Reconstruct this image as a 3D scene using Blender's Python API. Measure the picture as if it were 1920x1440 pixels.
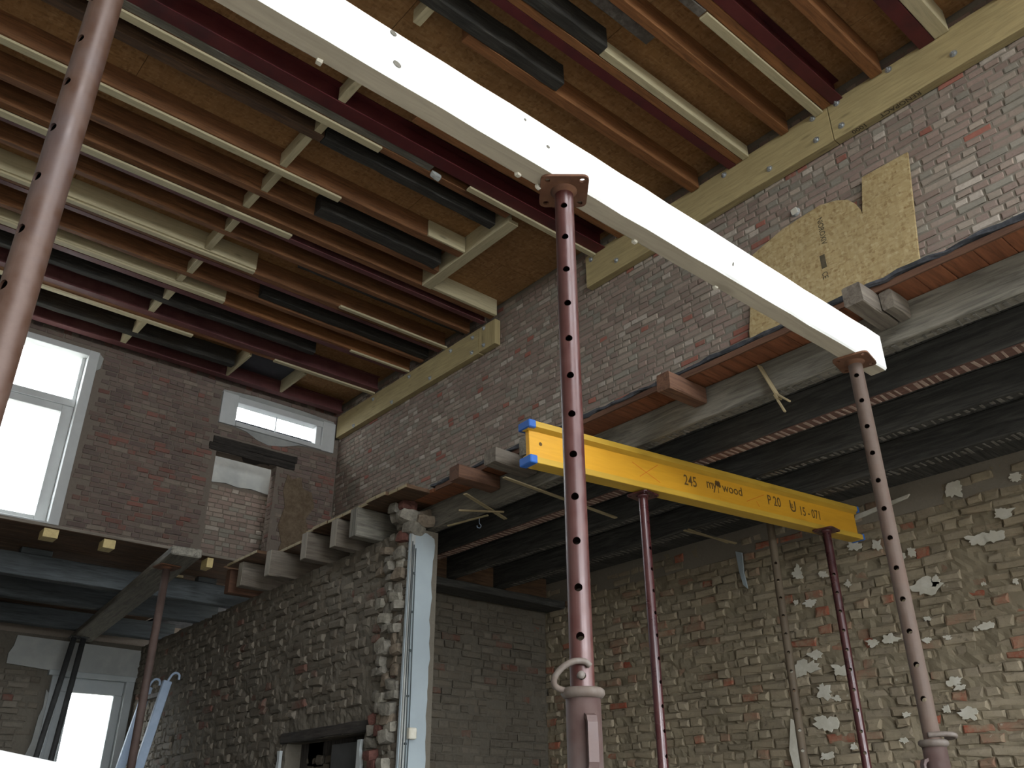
import bpy, bmesh, math, random
from mathutils import Vector, Matrix, noise
PI = math.pi
scn = bpy.context.scene
for o in list(bpy.data.objects): bpy.data.objects.remove(o)
COL = scn.collection
# ------------------------------------------------------------------ camera
F_PX, CAM = 1627.0, Vector((0, 0, 1.5))
_a, _b, _r = (math.radians(v) for v in (40.516, 26.997, -0.192))
FW = Vector((math.sin(_a)*math.cos(_b), math.cos(_a)*math.cos(_b), math.sin(_b)))
_rt = Vector((math.cos(_a), -math.sin(_a), 0)); _up = _rt.cross(FW)
RT = _rt*math.cos(_r) + _up*math.sin(_r); UP = RT.cross(FW)
cd = bpy.data.cameras.new('camera'); cam = bpy.data.objects.new('camera', cd); COL.objects.link(cam)
cd.sensor_width = 36; cd.lens = F_PX/1920*36; cd.clip_start = 0.02; cd.clip_end = 100
M = Matrix((RT, UP, -FW)).transposed().to_4x4(); M.translation = CAM; cam.matrix_world = M
scn.camera = cam
# ------------------------------------------------------------------ sky and daylight
W = bpy.data.worlds.new('overcast_sky'); scn.world = W; W.use_nodes = True
bg = W.node_tree.nodes['Background']; bg.inputs[0].default_value = (0.90, 0.96, 1.0, 1); bg.inputs[1].default_value = 5.0
def portal(name, c, sx, sy, rot):
    l = bpy.data.lights.new(name, 'AREA'); l.shape = 'RECTANGLE'; l.size = sx; l.size_y = sy; l.cycles.is_portal = True
    o = bpy.data.objects.new(name, l); COL.objects.link(o); o.location = c; o.rotation_euler = rot
scn.view_settings.view_transform = 'Standard'; scn.view_settings.look = 'None'
scn.view_settings.gamma = 1.0; scn.view_settings.use_curve_mapping = False
scn.view_settings.exposure = 1.75
scn.cycles.max_bounces = 8; scn.cycles.diffuse_bounces = 6
YR, XL, YF, XP = -1.8, -1.5, 9.4, 5.05          # rear wall, left wall, far wall, party wall faces
REAR = [(-0.9, 2.5, 0.7, 2.95), (3.5, 4.9, .8, 2.8), (-0.6, 1.4, 4.2, 6.0), (2.3, 4.3, 4.2, 6.0)]   # openings x0,x1,z0,z1
for i, (x0, x1, z0, z1) in enumerate(REAR):
    portal('daylight_rear_opening', ((x0+x1)/2, YR-0.12, (z0+z1)/2), x1-x0, z1-z0, (PI/2, 0, 0))
for (x0, x1, z0, z1) in [(0.65, 1.9, 4.2, 6.15), (3.64, 4.72, 5.86, 6.09), (2.46, 2.88, 0.9, 2.66)]:
    portal('daylight_far_window', ((x0+x1)/2, YF+0.26, (z0+z1)/2), x1-x0, z1-z0, (-PI/2, 0, 0))
portal('daylight_niche', (4.2, YF+.32, 5.99), 1.8, .32, (0, 0, 0))  # unseen open top, added over the niche to let sky light in
# ------------------------------------------------------------------ pixel rays (1920x1440)
def ray(x, y): return (RT*(x-960) - UP*(y-720))/F_PX + FW
def atx(x, y, X): d = ray(x, y); return CAM + d*(X/d.x)
def aty(x, y, Y): d = ray(x, y); return CAM + d*(Y/d.y)
def atz(x, y, Z): d = ray(x, y); return CAM + d*((Z-CAM.z)/d.z)
def proj(p):
    q = p - CAM; k = q.dot(FW)
    return (960 + F_PX*q.dot(RT)/k, 720 - F_PX*q.dot(UP)/k, k) if k > 0.05 else (-9999, -9999, k)
# ------------------------------------------------------------------ materials
class NT:
    def __init__(s, name):
        s.m = bpy.data.materials.new(name); s.m.use_nodes = True; s.t = s.m.node_tree
        s.b = s.t.nodes['Principled BSDF']; s.out = s.t.nodes['Material Output']
    def n(s, typ, **kw):
        nd = s.t.nodes.new(typ)
        for k, v in kw.items():
            if k in nd.inputs.keys() if isinstance(k, str) else False: nd.inputs[k].default_value = v
            else: setattr(nd, k, v)
        return nd
    def l(s, a, b): s.t.links.new(a, b)
    def coord(s, kind='Object', scale=(1, 1, 1), rnd=True):
        mp = s.n('ShaderNodeMapping'); mp.inputs['Scale'].default_value = scale
        if kind == 'World': s.l(s.n('ShaderNodeNewGeometry').outputs['Position'], mp.inputs[0])
        else:
            s.l(s.n('ShaderNodeTexCoord').outputs['Object'], mp.inputs[0])
            if rnd:
                oi = s.n('ShaderNodeObjectInfo'); mu = s.n('ShaderNodeMath', operation='MULTIPLY'); mu.inputs[1].default_value = 53.0
                s.l(oi.outputs['Random'], mu.inputs[0]); s.l(mu.outputs[0], mp.inputs['Location'])
        return mp.outputs[0]
    def noise(s, vec, scale, detail=5, rough=.6, dist=0.):
        nd = s.n('ShaderNodeTexNoise'); nd.inputs['Scale'].default_value = scale; nd.inputs['Detail'].default_value = detail
        nd.inputs['Roughness'].default_value = rough; nd.inputs['Distortion'].default_value = dist; s.l(vec, nd.inputs['Vector']); return nd.outputs[0]
    def ramp(s, fac, stops, interp='LINEAR'):
        r = s.n('ShaderNodeValToRGB'); r.color_ramp.interpolation = interp; e = r.color_ramp.elements
        while len(e) < len(stops): e.new(.5)
        for i, (p, c) in enumerate(stops):
            e[i].position = p; e[i].color = (c, c, c, 1) if isinstance(c, (int, float)) else (*c, 1)
        s.l(fac, r.inputs[0]); return r.outputs[0]
    def mix(s, fac, a, b, mode='MIX'):
        m = s.n('ShaderNodeMix', data_type='RGBA', blend_type=mode)
        for i, v in ((0, fac), (6, a), (7, b)):
            if isinstance(v, bpy.types.NodeSocket): s.l(v, m.inputs[i])
            elif i == 0: m.inputs[0].default_value = v
            else: m.inputs[i].default_value = (*v, 1)
        return m.outputs[2]
    def bump(s, h, strength=.3, dist=.01):
        bp = s.n('ShaderNodeBump'); bp.inputs['Strength'].default_value = strength; bp.inputs['Distance'].default_value = dist
        s.l(h, bp.inputs['Height']); s.l(bp.outputs[0], s.b.inputs['Normal'])
    def fin(s, col, rough=.8, metal=0., spec=.3):
        if isinstance(col, bpy.types.NodeSocket): s.l(col, s.b.inputs['Base Color'])
        else: s.b.inputs['Base Color'].default_value = (*col, 1)
        if isinstance(rough, bpy.types.NodeSocket): s.l(rough, s.b.inputs['Roughness'])
        else: s.b.inputs['Roughness'].default_value = rough
        s.b.inputs['Metallic'].default_value = metal; s.b.inputs['Specular IOR Level'].default_value = spec
        return s.m
def sc(c, k): return tuple(min(1, v*k) for v in c)
def wood(name, base, dark=.55, light=1.25, stain=None, knots=.5, rough=.75, bmp=.25):
    t = NT(name); v = t.coord('Object', (1.3, 16, 16)); g = t.noise(v, 3.2, 7, .62, .8)
    col = t.ramp(g, [(.34, sc(base, dark)), (.5, base), (.66, sc(base, light))])
    v2 = t.coord('Object', (1, 2.2, 2.2)); lo = t.noise(v2, 2.1, 4, .6)
    col = t.mix(t.ramp(lo, [(.35, .0), (.7, .55)]), col, stain or sc(base, .6))
    if knots:
        vv = t.coord('Object', (2.6, 9, 9)); vo = t.n('ShaderNodeTexVoronoi'); vo.inputs['Scale'].default_value = 1.0; t.l(vv, vo.inputs['Vector'])
        col = t.mix(t.ramp(vo.outputs['Distance'], [(.06, knots), (.16, 0.)]), col, sc(base, .3))
    t.bump(g, bmp, .006); return t.fin(col, rough)
def painted(name, base, alt, alt2=None, lo=.42, hi=.62, rough=.5, metal=0., scale=9, spec=.4):
    t = NT(name); v = t.coord('Object', (1, 1, 1)); n1 = t.noise(v, scale, 8, .65); n2 = t.noise(v, scale*.28, 5, .6, .4)
    col = t.mix(t.ramp(n1, [(lo, 0.), (hi, 1.)]), base, alt)
    if alt2: col = t.mix(t.ramp(n2, [(.48, 0.), (.68, .85)]), col, alt2)
    t.bump(n1, .15, .003); return t.fin(col, t.ramp(n1, [(.3, rough), (.7, min(1, rough+.25))]), metal, spec)
def osb(name, base, dk, lt, sets):
    t = NT(name); v = t.coord('Object'); 
    ca = t.noise(v, 3.0, 3, .5); acc = None
    for k, s_ in enumerate(sets):
        vo = t.n('ShaderNodeTexVoronoi'); vo.inputs['Scale'].default_value = 1.0; vo.inputs['Randomness'].default_value = 1.0
        t.l(t.coord('Object', s_), vo.inputs['Vector'])
        sp = t.n('ShaderNodeSeparateColor'); t.l(vo.outputs['Color'], sp.inputs[0])
        c = t.ramp(sp.outputs[k], [(.08, dk), (.3, base), (.75, base), (.96, lt)])
        acc = c if acc is None else t.mix(.45, acc, c)
    acc = t.mix(t.ramp(ca, [(.4, 0.), (.7, .35)]), acc, sc(base, .7))
    t.bump(t.noise(v, 60, 3), .2, .003); return t.fin(acc, .75)
MORTAR_U, MORTAR_L = (.205, .178, .142), (.225, .187, .128)
def brickmat(name, src, mortar, smear=(.52, .68), amt=.8, white=0.0, soot=.0):
    t = NT(name); w = t.coord('World')
    if src == 'attr':
        a = t.n('ShaderNodeAttribute'); a.attribute_name = 'col'; c = a.outputs['Color']
    elif src == 'obj': c = t.n('ShaderNodeObjectInfo').outputs['Color']
    else: c = None
    nf = t.noise(w, 55, 6, .7); nm = t.noise(w, 9, 6, .7, .5)
    col = t.mix(t.ramp(nf, [(.35, .0), (.8, .38)]), c if c else mortar, (.11, .09, .07))
    col = t.mix(t.ramp(nm, [(smear[0], 0.), (smear[1], amt)]), col, t.mix(t.ramp(nf, [(.35, 0.), (.7, 1.)]), sc(mortar, .8), sc(mortar, 1.35)))
    if white:
        nw = t.noise(w, 16, 5, .6, .3); col = t.mix(t.ramp(nw, [(.685, 0.), (.70, white)]), col, (.42, .38, .30))
        nd = t.noise(w, 21, 7, .75, .6); col = t.mix(t.ramp(nd, [(.30, .75), (.43, 0.)]), col, (.045, .035, .025))
        n3 = t.noise(w, 4.2, 5, .65); col = t.mix(t.ramp(n3, [(.5, 0.), (.66, .55)]), col, sc(mortar, 1.55))
    if soot:
        ns = t.noise(w, 1.1, 4, .6); col = t.mix(t.ramp(ns, [(.35, 0.), (.68, soot)]), col, (.06, .055, .05))
    t.bump(nf, .55, .006); return t.fin(col, .95, 0, .15)
M_ = {}
M_['brown'] = wood('brown_joist_timber', (0.1935, 0.0864, 0.036), .6, 1.35, (0.117, 0.0495, 0.0225))
M_['orange'] = wood('orange_joist_timber', (0.248, 0.108, 0.0416), .65, 1.3, (0.16, 0.064, 0.024))
M_['pale'] = wood('new_pale_timber', (0.5238, 0.4559, 0.291), .82, 1.12, (0.4074, 0.3492, 0.2134), .55, .7, .12)
M_['ply'] = wood('pale_ledger_plywood', (0.407, 0.3256, 0.1628), .78, 1.15, (0.3182, 0.2442, 0.1184), .45, .65, .15)
M_['whitewash'] = painted('chalk_white_wash', (.86, .86, .85), (.88, .88, .87), (.80, .80, .79), rough=.8, scale=3)  # beam's lit faces: strong daylight put into a near-white colour
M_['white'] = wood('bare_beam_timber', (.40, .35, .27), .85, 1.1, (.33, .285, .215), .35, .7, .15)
M_['black'] = wood('tarred_black_timber', (0.0324, 0.0306, 0.027), .5, 1.9, (0.054, 0.0468, 0.0378), 0, .95, .5)
M_['darkbrown'] = wood('sooty_brown_timber', (.095, .052, .028), .55, 1.5, (.045, .032, .024), .2, .9, .3)
M_['grey'] = wood('weathered_grey_timber', (0.1672, 0.154, 0.1276), .55, 1.4, (0.088, 0.0836, 0.0704), .2, .9, .6)
M_['darkgrey'] = wood('dark_grey_joist_timber', (0.05625, 0.054, 0.04875), .5, 1.6, (0.03, 0.03, 0.0285), 0, .9, .5)
M_['bluegrey'] = wood('bluish_grey_beam_timber', (0.06338, 0.07066, 0.07313), .6, 1.3, (0.03413, 0.039, 0.04144), 0, .9, .4)
M_['board'] = wood('reddish_floor_board', (0.216, 0.08, 0.036), .6, 1.35, (0.128, 0.048, 0.024), .4, .7, .3)
M_['stub'] = wood('old_joist_end_timber', (0.1594, 0.1371, 0.1115), .6, 1.3, (0.08288, 0.06375, 0.051), .2, .85, .5)
M_['stubred'] = wood('reddish_joist_end_timber', (0.12, 0.06, 0.036), .6, 1.3, (0.06, 0.03, 0.021), .2, .85, .4)
M_['lath'] = wood('split_lath_timber', (0.315, 0.255, 0.15), .7, 1.2, (0.225, 0.1725, 0.0975), 0, .8, .3)
M_['yellowstub'] = wood('yellow_batten_timber', (0.44, 0.344, 0.16), .8, 1.1, (0.36, 0.272, 0.12), 0, .7, .1)
M_['lintel'] = wood('dark_lintel_timber', (0.04, 0.0336, 0.0288), .5, 1.6, (0.024, 0.0224, 0.02), 0, .9, .5)
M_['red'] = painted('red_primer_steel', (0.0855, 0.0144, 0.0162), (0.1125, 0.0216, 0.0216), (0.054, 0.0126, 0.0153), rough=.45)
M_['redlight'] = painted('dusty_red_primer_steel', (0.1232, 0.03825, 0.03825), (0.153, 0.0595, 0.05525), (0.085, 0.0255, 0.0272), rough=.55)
M_['proprust'] = painted('rusted_prop_steel', (.050, .021, .011), (.080, .046, .034), (.062, .043, .043), .36, .62, .38, .2, 17, .5)
M_['propred'] = painted('worn_red_prop_paint', (0.049, 0.0105, 0.0091), (0.0735, 0.0252, 0.021), (0.0574, 0.0252, 0.0224), .36, .62, .28, .15, 15, .6)
M_['propdust'] = painted('dusty_brown_prop_steel', (.078, .050, .037), (.098, .070, .055), (.088, .047, .033), .4, .65, .6, 0., 14)
M_['propouter'] = painted('weathered_outer_tube_paint', (0.0594, 0.033, 0.02904), (0.0792, 0.0506, 0.044), (0.0924, 0.0682, 0.0616), .4, .65, .45, .1, 20)
M_['propdark'] = painted('dark_red_prop_paint', (0.052, 0.0104, 0.012), (0.068, 0.016, 0.016), (0.024, 0.0072, 0.0112), .4, .65, .18, .1, 7, .7)
M_['propbrown'] = painted('dull_brown_prop_steel', (0.091, 0.0665, 0.0434), (0.112, 0.084, 0.056), (0.07, 0.049, 0.0315), rough=.6)
M_['proprustdark'] = painted('dark_rusty_prop_steel', (.05, .030, .024), (.075, .048, .04), (.04, .025, .02), rough=.6)
M_['post'] = painted('blackened_post_steel', (.03, .03, .03), (.05, .05, .048), rough=.55)
M_['rust'] = painted('brown_rust', (0.102, 0.0408, 0.0192), (0.138, 0.063, 0.033), (0.06, 0.027, 0.018), .4, .62, .8, 0, 22)
M_['zinc'] = painted('galvanised_steel', (.32, .40, .52), (.38, .46, .58), (.28, .35, .46), rough=.4, metal=.2)
M_['bolt'] = painted('zinc_bolt', (.5, .52, .52), (.4, .42, .43), rough=.3, metal=.7)
M_['pin'] = painted('dusty_steel_pin', (0.108, 0.088, 0.074), (0.08, 0.058, 0.046), (0.136, 0.12, 0.108), rough=.55, scale=25)
M_['yellow'] = wood('yellow_lacquered_spruce', (.56, .285, .022), .92, 1.08, (.48, .235, .02), .3, .38, .08)
M_['sawn'] = wood('pale_sawn_end', (.24, .21, .17), .8, 1.15, (.19, .165, .13), 0, .85, .2)
M_['yellowflange'] = wood('yellow_flange_spruce', (0.4677, 0.2903, 0.03629), .9, 1.08, (0.3629, 0.2177, 0.03226), .3, .42, .1)
M_['blue'] = painted('blue_plastic_cap', (0.02, 0.096, 0.368), (0.024, 0.112, 0.4), rough=.4)
M_['ink'] = painted('brown_stamp_ink', (.085, .045, .01), (.10, .055, .012), rough=.7)  # stamped print, also the painted shade line on the yellow beam
M_['redink'] = painted('red_chalk_line', (.50, .13, .01), (.45, .12, .01), rough=.8)
M_['stamp'] = painted('grey_board_stamp', (.07, .056, .032), (.10, .08, .048), rough=.9)
M_['osbdeck'] = osb('brown_roof_deck_board', (0.375, 0.2025, 0.0825), (0.225, 0.1125, 0.045), (0.495, 0.3, 0.1425), ((13, 58, 30), (58, 13, 30), (38, 45, 30)))
M_['osb'] = osb('yellow_strand_board', (0.3857, 0.287, 0.139), (0.2153, 0.1346, 0.05382), (0.5023, 0.4036, 0.2242), ((30, 16, 70), (30, 70, 16), (30, 46, 52)))
M_['plaster'] = painted('white_wall_plaster', (0.3344, 0.342, 0.3268), (0.38, 0.38, 0.3572), (0.2584, 0.266, 0.2584), rough=.9, scale=6)
M_['bluepl'] = painted('pale_blue_painted_plaster', (0.289, 0.3323, 0.354), (0.3107, 0.354, 0.3757), (0.2529, 0.289, 0.3107), rough=.75, scale=5)
M_['plasterbit'] = painted('chalky_plaster_remnant', (0.507, 0.4766, 0.3955), (0.5881, 0.5577, 0.4867), (0.4056, 0.3752, 0.3042), rough=.95, scale=16)
M_['frame'] = painted('white_window_paint', (0.527, 0.5355, 0.527), (0.578, 0.5865, 0.578), rough=.45, scale=4)
M_['framegrey'] = painted('grey_white_door_paint', (0.345, 0.3675, 0.3675), (0.39, 0.4125, 0.4125), rough=.5, scale=4)
M_['concrete'] = painted('grey_site_floor', (0.17, 0.1573, 0.136), (0.2125, 0.1955, 0.17), (0.136, 0.1275, 0.1105), rough=.9, scale=3)
M_['rearplaster'] = painted('pale_rear_plaster', (.45, .42, .38), (.52, .49, .44), rough=.9, scale=3)
M_['cable'] = painted('grey_cable', (.035, .045, .05), (.05, .06, .06), rough=.6)
M_['felt'] = painted('dark_floor_edge_felt', (.035, .038, .045), (.07, .07, .08), (.02, .022, .026), rough=.95, scale=30)
M_['wrap'] = painted('grey_plastic_wrap', (0.08, 0.068, 0.056), (0.176, 0.16, 0.144), (0.048, 0.04, 0.036), rough=.25, scale=18, spec=.8)
M_['tuft'] = painted('pale_cloth_tuft', (.45, .46, .44), (.3, .31, .3), rough=.9, scale=30)
M_['sheet'] = painted('white_sheet_board', (.75, .75, .75), (.78, .78, .78), rough=.7)
M_['dark'] = painted('dark_exterior_sill', (.04, .04, .05), (.06, .06, .07), rough=.7)
def _glass():
    t = NT('window_glass'); tr = t.n('ShaderNodeBsdfTransparent'); tr.inputs[0].default_value = (.97, .98, .98, 1)
    gl = t.n('ShaderNodeBsdfGlossy'); gl.inputs['Roughness'].default_value = .02; mx = t.n('ShaderNodeMixShader'); mx.inputs[0].default_value = .06
    t.l(tr.outputs[0], mx.inputs[1]); t.l(gl.outputs[0], mx.inputs[2]); t.l(mx.outputs[0], t.out.inputs[0]); return t.m
M_['glass'] = _glass()
M_['lathmark'] = painted('pinkish_lath_plaster', (.27, .19, .155), (.33, .25, .2), rough=.9)
M_['redstain'] = wood('reddish_stained_underside', (.13, .07, .055), .7, 1.3, (.09, .05, .04), 0, .9, .3)
M_['lathdark'] = painted('sooty_lath_plaster', (.10, .093, .08), (.15, .14, .125), rough=.9)
BR = {}
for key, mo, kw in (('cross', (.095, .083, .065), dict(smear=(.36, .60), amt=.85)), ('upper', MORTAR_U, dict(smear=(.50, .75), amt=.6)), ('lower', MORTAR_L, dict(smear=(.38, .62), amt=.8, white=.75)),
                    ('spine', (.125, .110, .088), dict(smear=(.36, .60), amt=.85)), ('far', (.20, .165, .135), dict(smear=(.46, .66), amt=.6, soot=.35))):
    BR[key] = {s_: brickmat(key+'_wall_brick_'+s_, s_, mo, **kw) for s_ in ('attr', 'obj')}
    BR[key]['mortar'] = brickmat(key+'_wall_mortar', None, mo, smear=(.2, .8), amt=.7)
# ------------------------------------------------------------------ helpers
def tag(o, label=None, cat=None, group=None, kind=None):
    for k, v in (('label', label), ('category', cat), ('group', group), ('kind', kind)):
        if v: o[k] = v
    return o
def link(name, me, mat=None, parent=None, loc=None, rot=None):
    o = bpy.data.objects.new(name, me); COL.objects.link(o)
    if mat is not None and me is not None and not me.materials: me.materials.append(M_[mat] if isinstance(mat, str) else mat)
    if parent is not None: o.parent = parent
    if loc is not None: o.location = loc
    if rot is not None: o.rotation_euler = rot
    return o
def empty(name, loc=(0, 0, 0), rz=0.):
    o = bpy.data.objects.new(name, None); COL.objects.link(o); o.location = loc; o.rotation_euler = (0, 0, rz); o.empty_display_size = .1; return o
def cbox(l, w, h, bev=.003):
    bm = bmesh.new(); bmesh.ops.create_cube(bm, size=1); bmesh.ops.scale(bm, vec=(l, w, h), verts=bm.verts)
    b = min(bev, .3*min(l, w, h))
    if b > 1e-5: bmesh.ops.bevel(bm, geom=bm.edges[:], offset=b, segments=1, affect='EDGES')
    return tomesh(bm)
def tomesh(bm, smooth=False):
    me = bpy.data.meshes.new('mesh'); bmesh.ops.recalc_face_normals(bm, faces=bm.faces); bm.to_mesh(me); bm.free()
    if smooth: me.shade_smooth()
    return me
def orient(dx, dy, dz):
    if dx >= dy and dx >= dz: return (dx, dy, dz), (0, 0, 0)
    if dy >= dz: return (dy, dx, dz), (0, 0, PI/2)
    return (dz, dy, dx), (0, PI/2, 0)
def box(name, x0, x1, y0, y1, z0, z1, mat, parent=None, bev=.003):
    (l, w, h), rot = orient(x1-x0, y1-y0, z1-z0)
    return link(name, cbox(l, w, h, bev), mat, parent, ((x0+x1)/2, (y0+y1)/2, (z0+z1)/2), rot)
def rough_box(name, x0, x1, y0, y1, z0, z1, mat, parent=None, jit=.004, seg=.12, bev=.006, seed=0):
    (l, w, h), rot = orient(x1-x0, y1-y0, z1-z0)
    n = max(2, int(l/seg)); bm = bmesh.new(); rg = random.Random(seed+int(l*977)+int((y0+7)*131)); rings = []
    b = min(bev, .25*min(w, h))
    prof = [(-w/2+b, -h/2), (w/2-b, -h/2), (w/2, -h/2+b), (w/2, h/2-b), (w/2-b, h/2), (-w/2+b, h/2), (-w/2, h/2-b), (-w/2, -h/2+b)]
    for i in range(n+1):
        x = -l/2 + l*i/n; oy = rg.uniform(-jit, jit)*.6; oz = rg.uniform(-jit, jit)*.6
        rings.append([bm.verts.new((x+(rg.uniform(-jit, jit) if 0 < i < n else 0), y+oy+rg.uniform(-jit, jit)*.5, z+oz+rg.uniform(-jit, jit)*.5)) for y, z in prof])
    for a, b_ in zip(rings, rings[1:]):
        for k in range(8): bm.faces.new((a[k], a[(k+1) % 8], b_[(k+1) % 8], b_[k]))
    bm.faces.new(rings[0]); bm.faces.new(rings[-1][::-1])
    return link(name, tomesh(bm), mat, parent, ((x0+x1)/2, (y0+y1)/2, (z0+z1)/2), rot)
def bar(name, p0, p1, w, h, mat, parent=None, bev=.002, up=(0, 0, 1)):
    p0, p1 = Vector(p0), Vector(p1); d = p1-p0; x = d.normalized(); u = Vector(up); y = u.cross(x)
    if y.length < 1e-4: y = Vector((0, 1, 0))
    y.normalize(); z = x.cross(y); o = link(name, cbox(d.length, w, h, bev), mat, parent)
    mm = Matrix((x, y, z)).transposed().to_4x4(); mm.translation = (p0+p1)/2; o.matrix_world = mm; return o
def ring_faces(bm, rings, caps=True):
    n = len(rings[0])
    for a, b in zip(rings, rings[1:]):
        for k in range(n): bm.faces.new((a[k], a[(k+1) % n], b[(k+1) % n], b[k]))
    if caps: bm.faces.new(rings[0][::-1]); bm.faces.new(rings[-1])
def sweep(name, pts, r, mat, parent=None, n=10):
    pts = [Vector(p) for p in pts]; bm = bmesh.new(); rings = []; ref = Vector((.3, .2, .93))
    for i, p in enumerate(pts):
        t = (pts[min(i+1, len(pts)-1)] - pts[max(i-1, 0)]).normalized(); a = t.cross(ref).normalized(); b = t.cross(a)
        rr = r[i] if isinstance(r, (list, tuple)) else r
        rings.append([bm.verts.new(p + (a*math.cos(2*PI*k/n) + b*math.sin(2*PI*k/n))*rr) for k in range(n)])
    ring_faces(bm, rings); return link(name, tomesh(bm, True), mat, parent)
def spline(pts, k=6):
    pts = [Vector(p) for p in pts]; P = [pts[0]]+pts+[pts[-1]]; out = []
    for i in range(1, len(P)-2):
        for j in range(k):
            t = j/k; p0, p1, p2, p3 = P[i-1:i+3]
            out.append(.5*((2*p1)+(p2-p0)*t+(2*p0-5*p1+4*p2-p3)*t*t+(3*p1-p0-3*p2+p3)*t**3))
    return out+[pts[-1]]
def prism(name, poly, origin, ux, uy, nrm, th, mat, parent=None):
    bm = bmesh.new(); ux, uy, nrm, origin = Vector(ux), Vector(uy), Vector(nrm), Vector(origin)
    a = [bm.verts.new(ux*u+uy*v) for u, v in poly]; b = [bm.verts.new(ux*u+uy*v+nrm*th) for u, v in poly]
    ring_faces(bm, [a, b]); return link(name, tomesh(bm), mat, parent, origin)
def text(name, s, size, mat, parent, mw, th=.0006, sx=1.):
    cu = bpy.data.curves.new('t', 'FONT'); cu.body = s; cu.size = size; cu.extrude = th; cu.offset = size*.010; cu.resolution_u = 3
    to = bpy.data.objects.new('t', cu); COL.objects.link(to); dg = bpy.context.evaluated_depsgraph_get()
    me = bpy.data.meshes.new_from_object(to.evaluated_get(dg)); bpy.data.objects.remove(to)
    me.materials.clear(); o = link(name, me, mat); o.matrix_world = mw @ Matrix.Diagonal((sx, 1, 1, 1))
    if parent is not None: keep_parent(o, parent)
    return o
def wm(o): return ((wm(o.parent) @ o.matrix_parent_inverse) if o.parent else Matrix.Identity(4)) @ o.matrix_basis
def keep_parent(o, p): o.parent = p; o.matrix_parent_inverse = wm(p).inverted()
ORD = ['first', 'second', 'third', 'fourth', 'fifth', 'sixth', 'seventh', 'eighth', 'ninth', 'tenth', 'eleventh', 'twelfth', 'thirteenth', 'fourteenth', 'fifteenth', 'sixteenth']
# ------------------------------------------------------------------ walls
PAL = {'upper': [((.275, .20, .165), 6), ((.29, .228, .185), 5), ((.25, .185, .155), 4), ((.34, .28, .225), 2.5), ((.30, .115, .085), .7), ((.27, .245, .20), 2.5), ((.43, .37, .31), 1.1)],
       'lower': [((.30, .24, .165), 6), ((.25, .205, .148), 4), ((.35, .29, .21), 4), ((.34, .085, .048), .9), ((.27, .15, .10), 1.2)],
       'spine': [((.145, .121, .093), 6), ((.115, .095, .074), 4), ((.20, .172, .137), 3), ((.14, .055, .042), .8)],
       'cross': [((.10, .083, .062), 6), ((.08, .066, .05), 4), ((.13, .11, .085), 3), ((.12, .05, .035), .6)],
       'far': [((.22, .15, .125), 5), ((.25, .185, .155), 4), ((.19, .135, .12), 4), ((.27, .12, .095), 1.4), ((.3, .24, .19), .8)]}
def pick(rg, pal):
    t = sum(w for _, w in pal); r = rg.random()*t
    for c, w in pal:
        r -= w
        if r <= 0: break
    k = rg.uniform(.85, 1.15); return tuple(v*k for v in c)
def lay(u0, u1, z0, z1, pitch, rg, skip, heads=0.):
    out = []; rows = int((z1-z0)/pitch)
    for r in range(rows):
        zc = z0 + (r+.5)*pitch; u = u0 - rg.uniform(0, .1)
        while u < u1:
            L = (.182 if (r % 2 == 0) else .088)*rg.uniform(.94, 1.06) if rg.random() > .25 else (.088 if r % 2 == 0 else .13)
            if heads: L = .100*rg.uniform(.9, 1.1) if rg.random() < heads else .185
            a, b = max(u, u0), min(u+L, u1)
            if b-a > .03 and not skip((a+b)/2, zc, (b-a)/2): out.append(((a+b)/2, zc, b-a-(.013 if heads else .009)))
            u += L
    return out
def brick_v(L, H, D, ch, j, rg):
    q = lambda: rg.uniform(-j, j)
    def ring(s, d): return [(sx*(L/2-s)+q(), d, sz*(H/2-s)+q()) for sx, sz in ((-1, -1), (1, -1), (1, 1), (-1, 1))]
    return ring(0, -.025) + ring(0, D-ch) + ring(ch*1.3, D+q()*.5)
BF = [(0, 1, 5, 4), (1, 2, 6, 5), (2, 3, 7, 6), (3, 0, 4, 7), (4, 5, 9, 8), (5, 6, 10, 9), (6, 7, 11, 10), (7, 4, 8, 11), (8, 9, 10, 11)]
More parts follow.
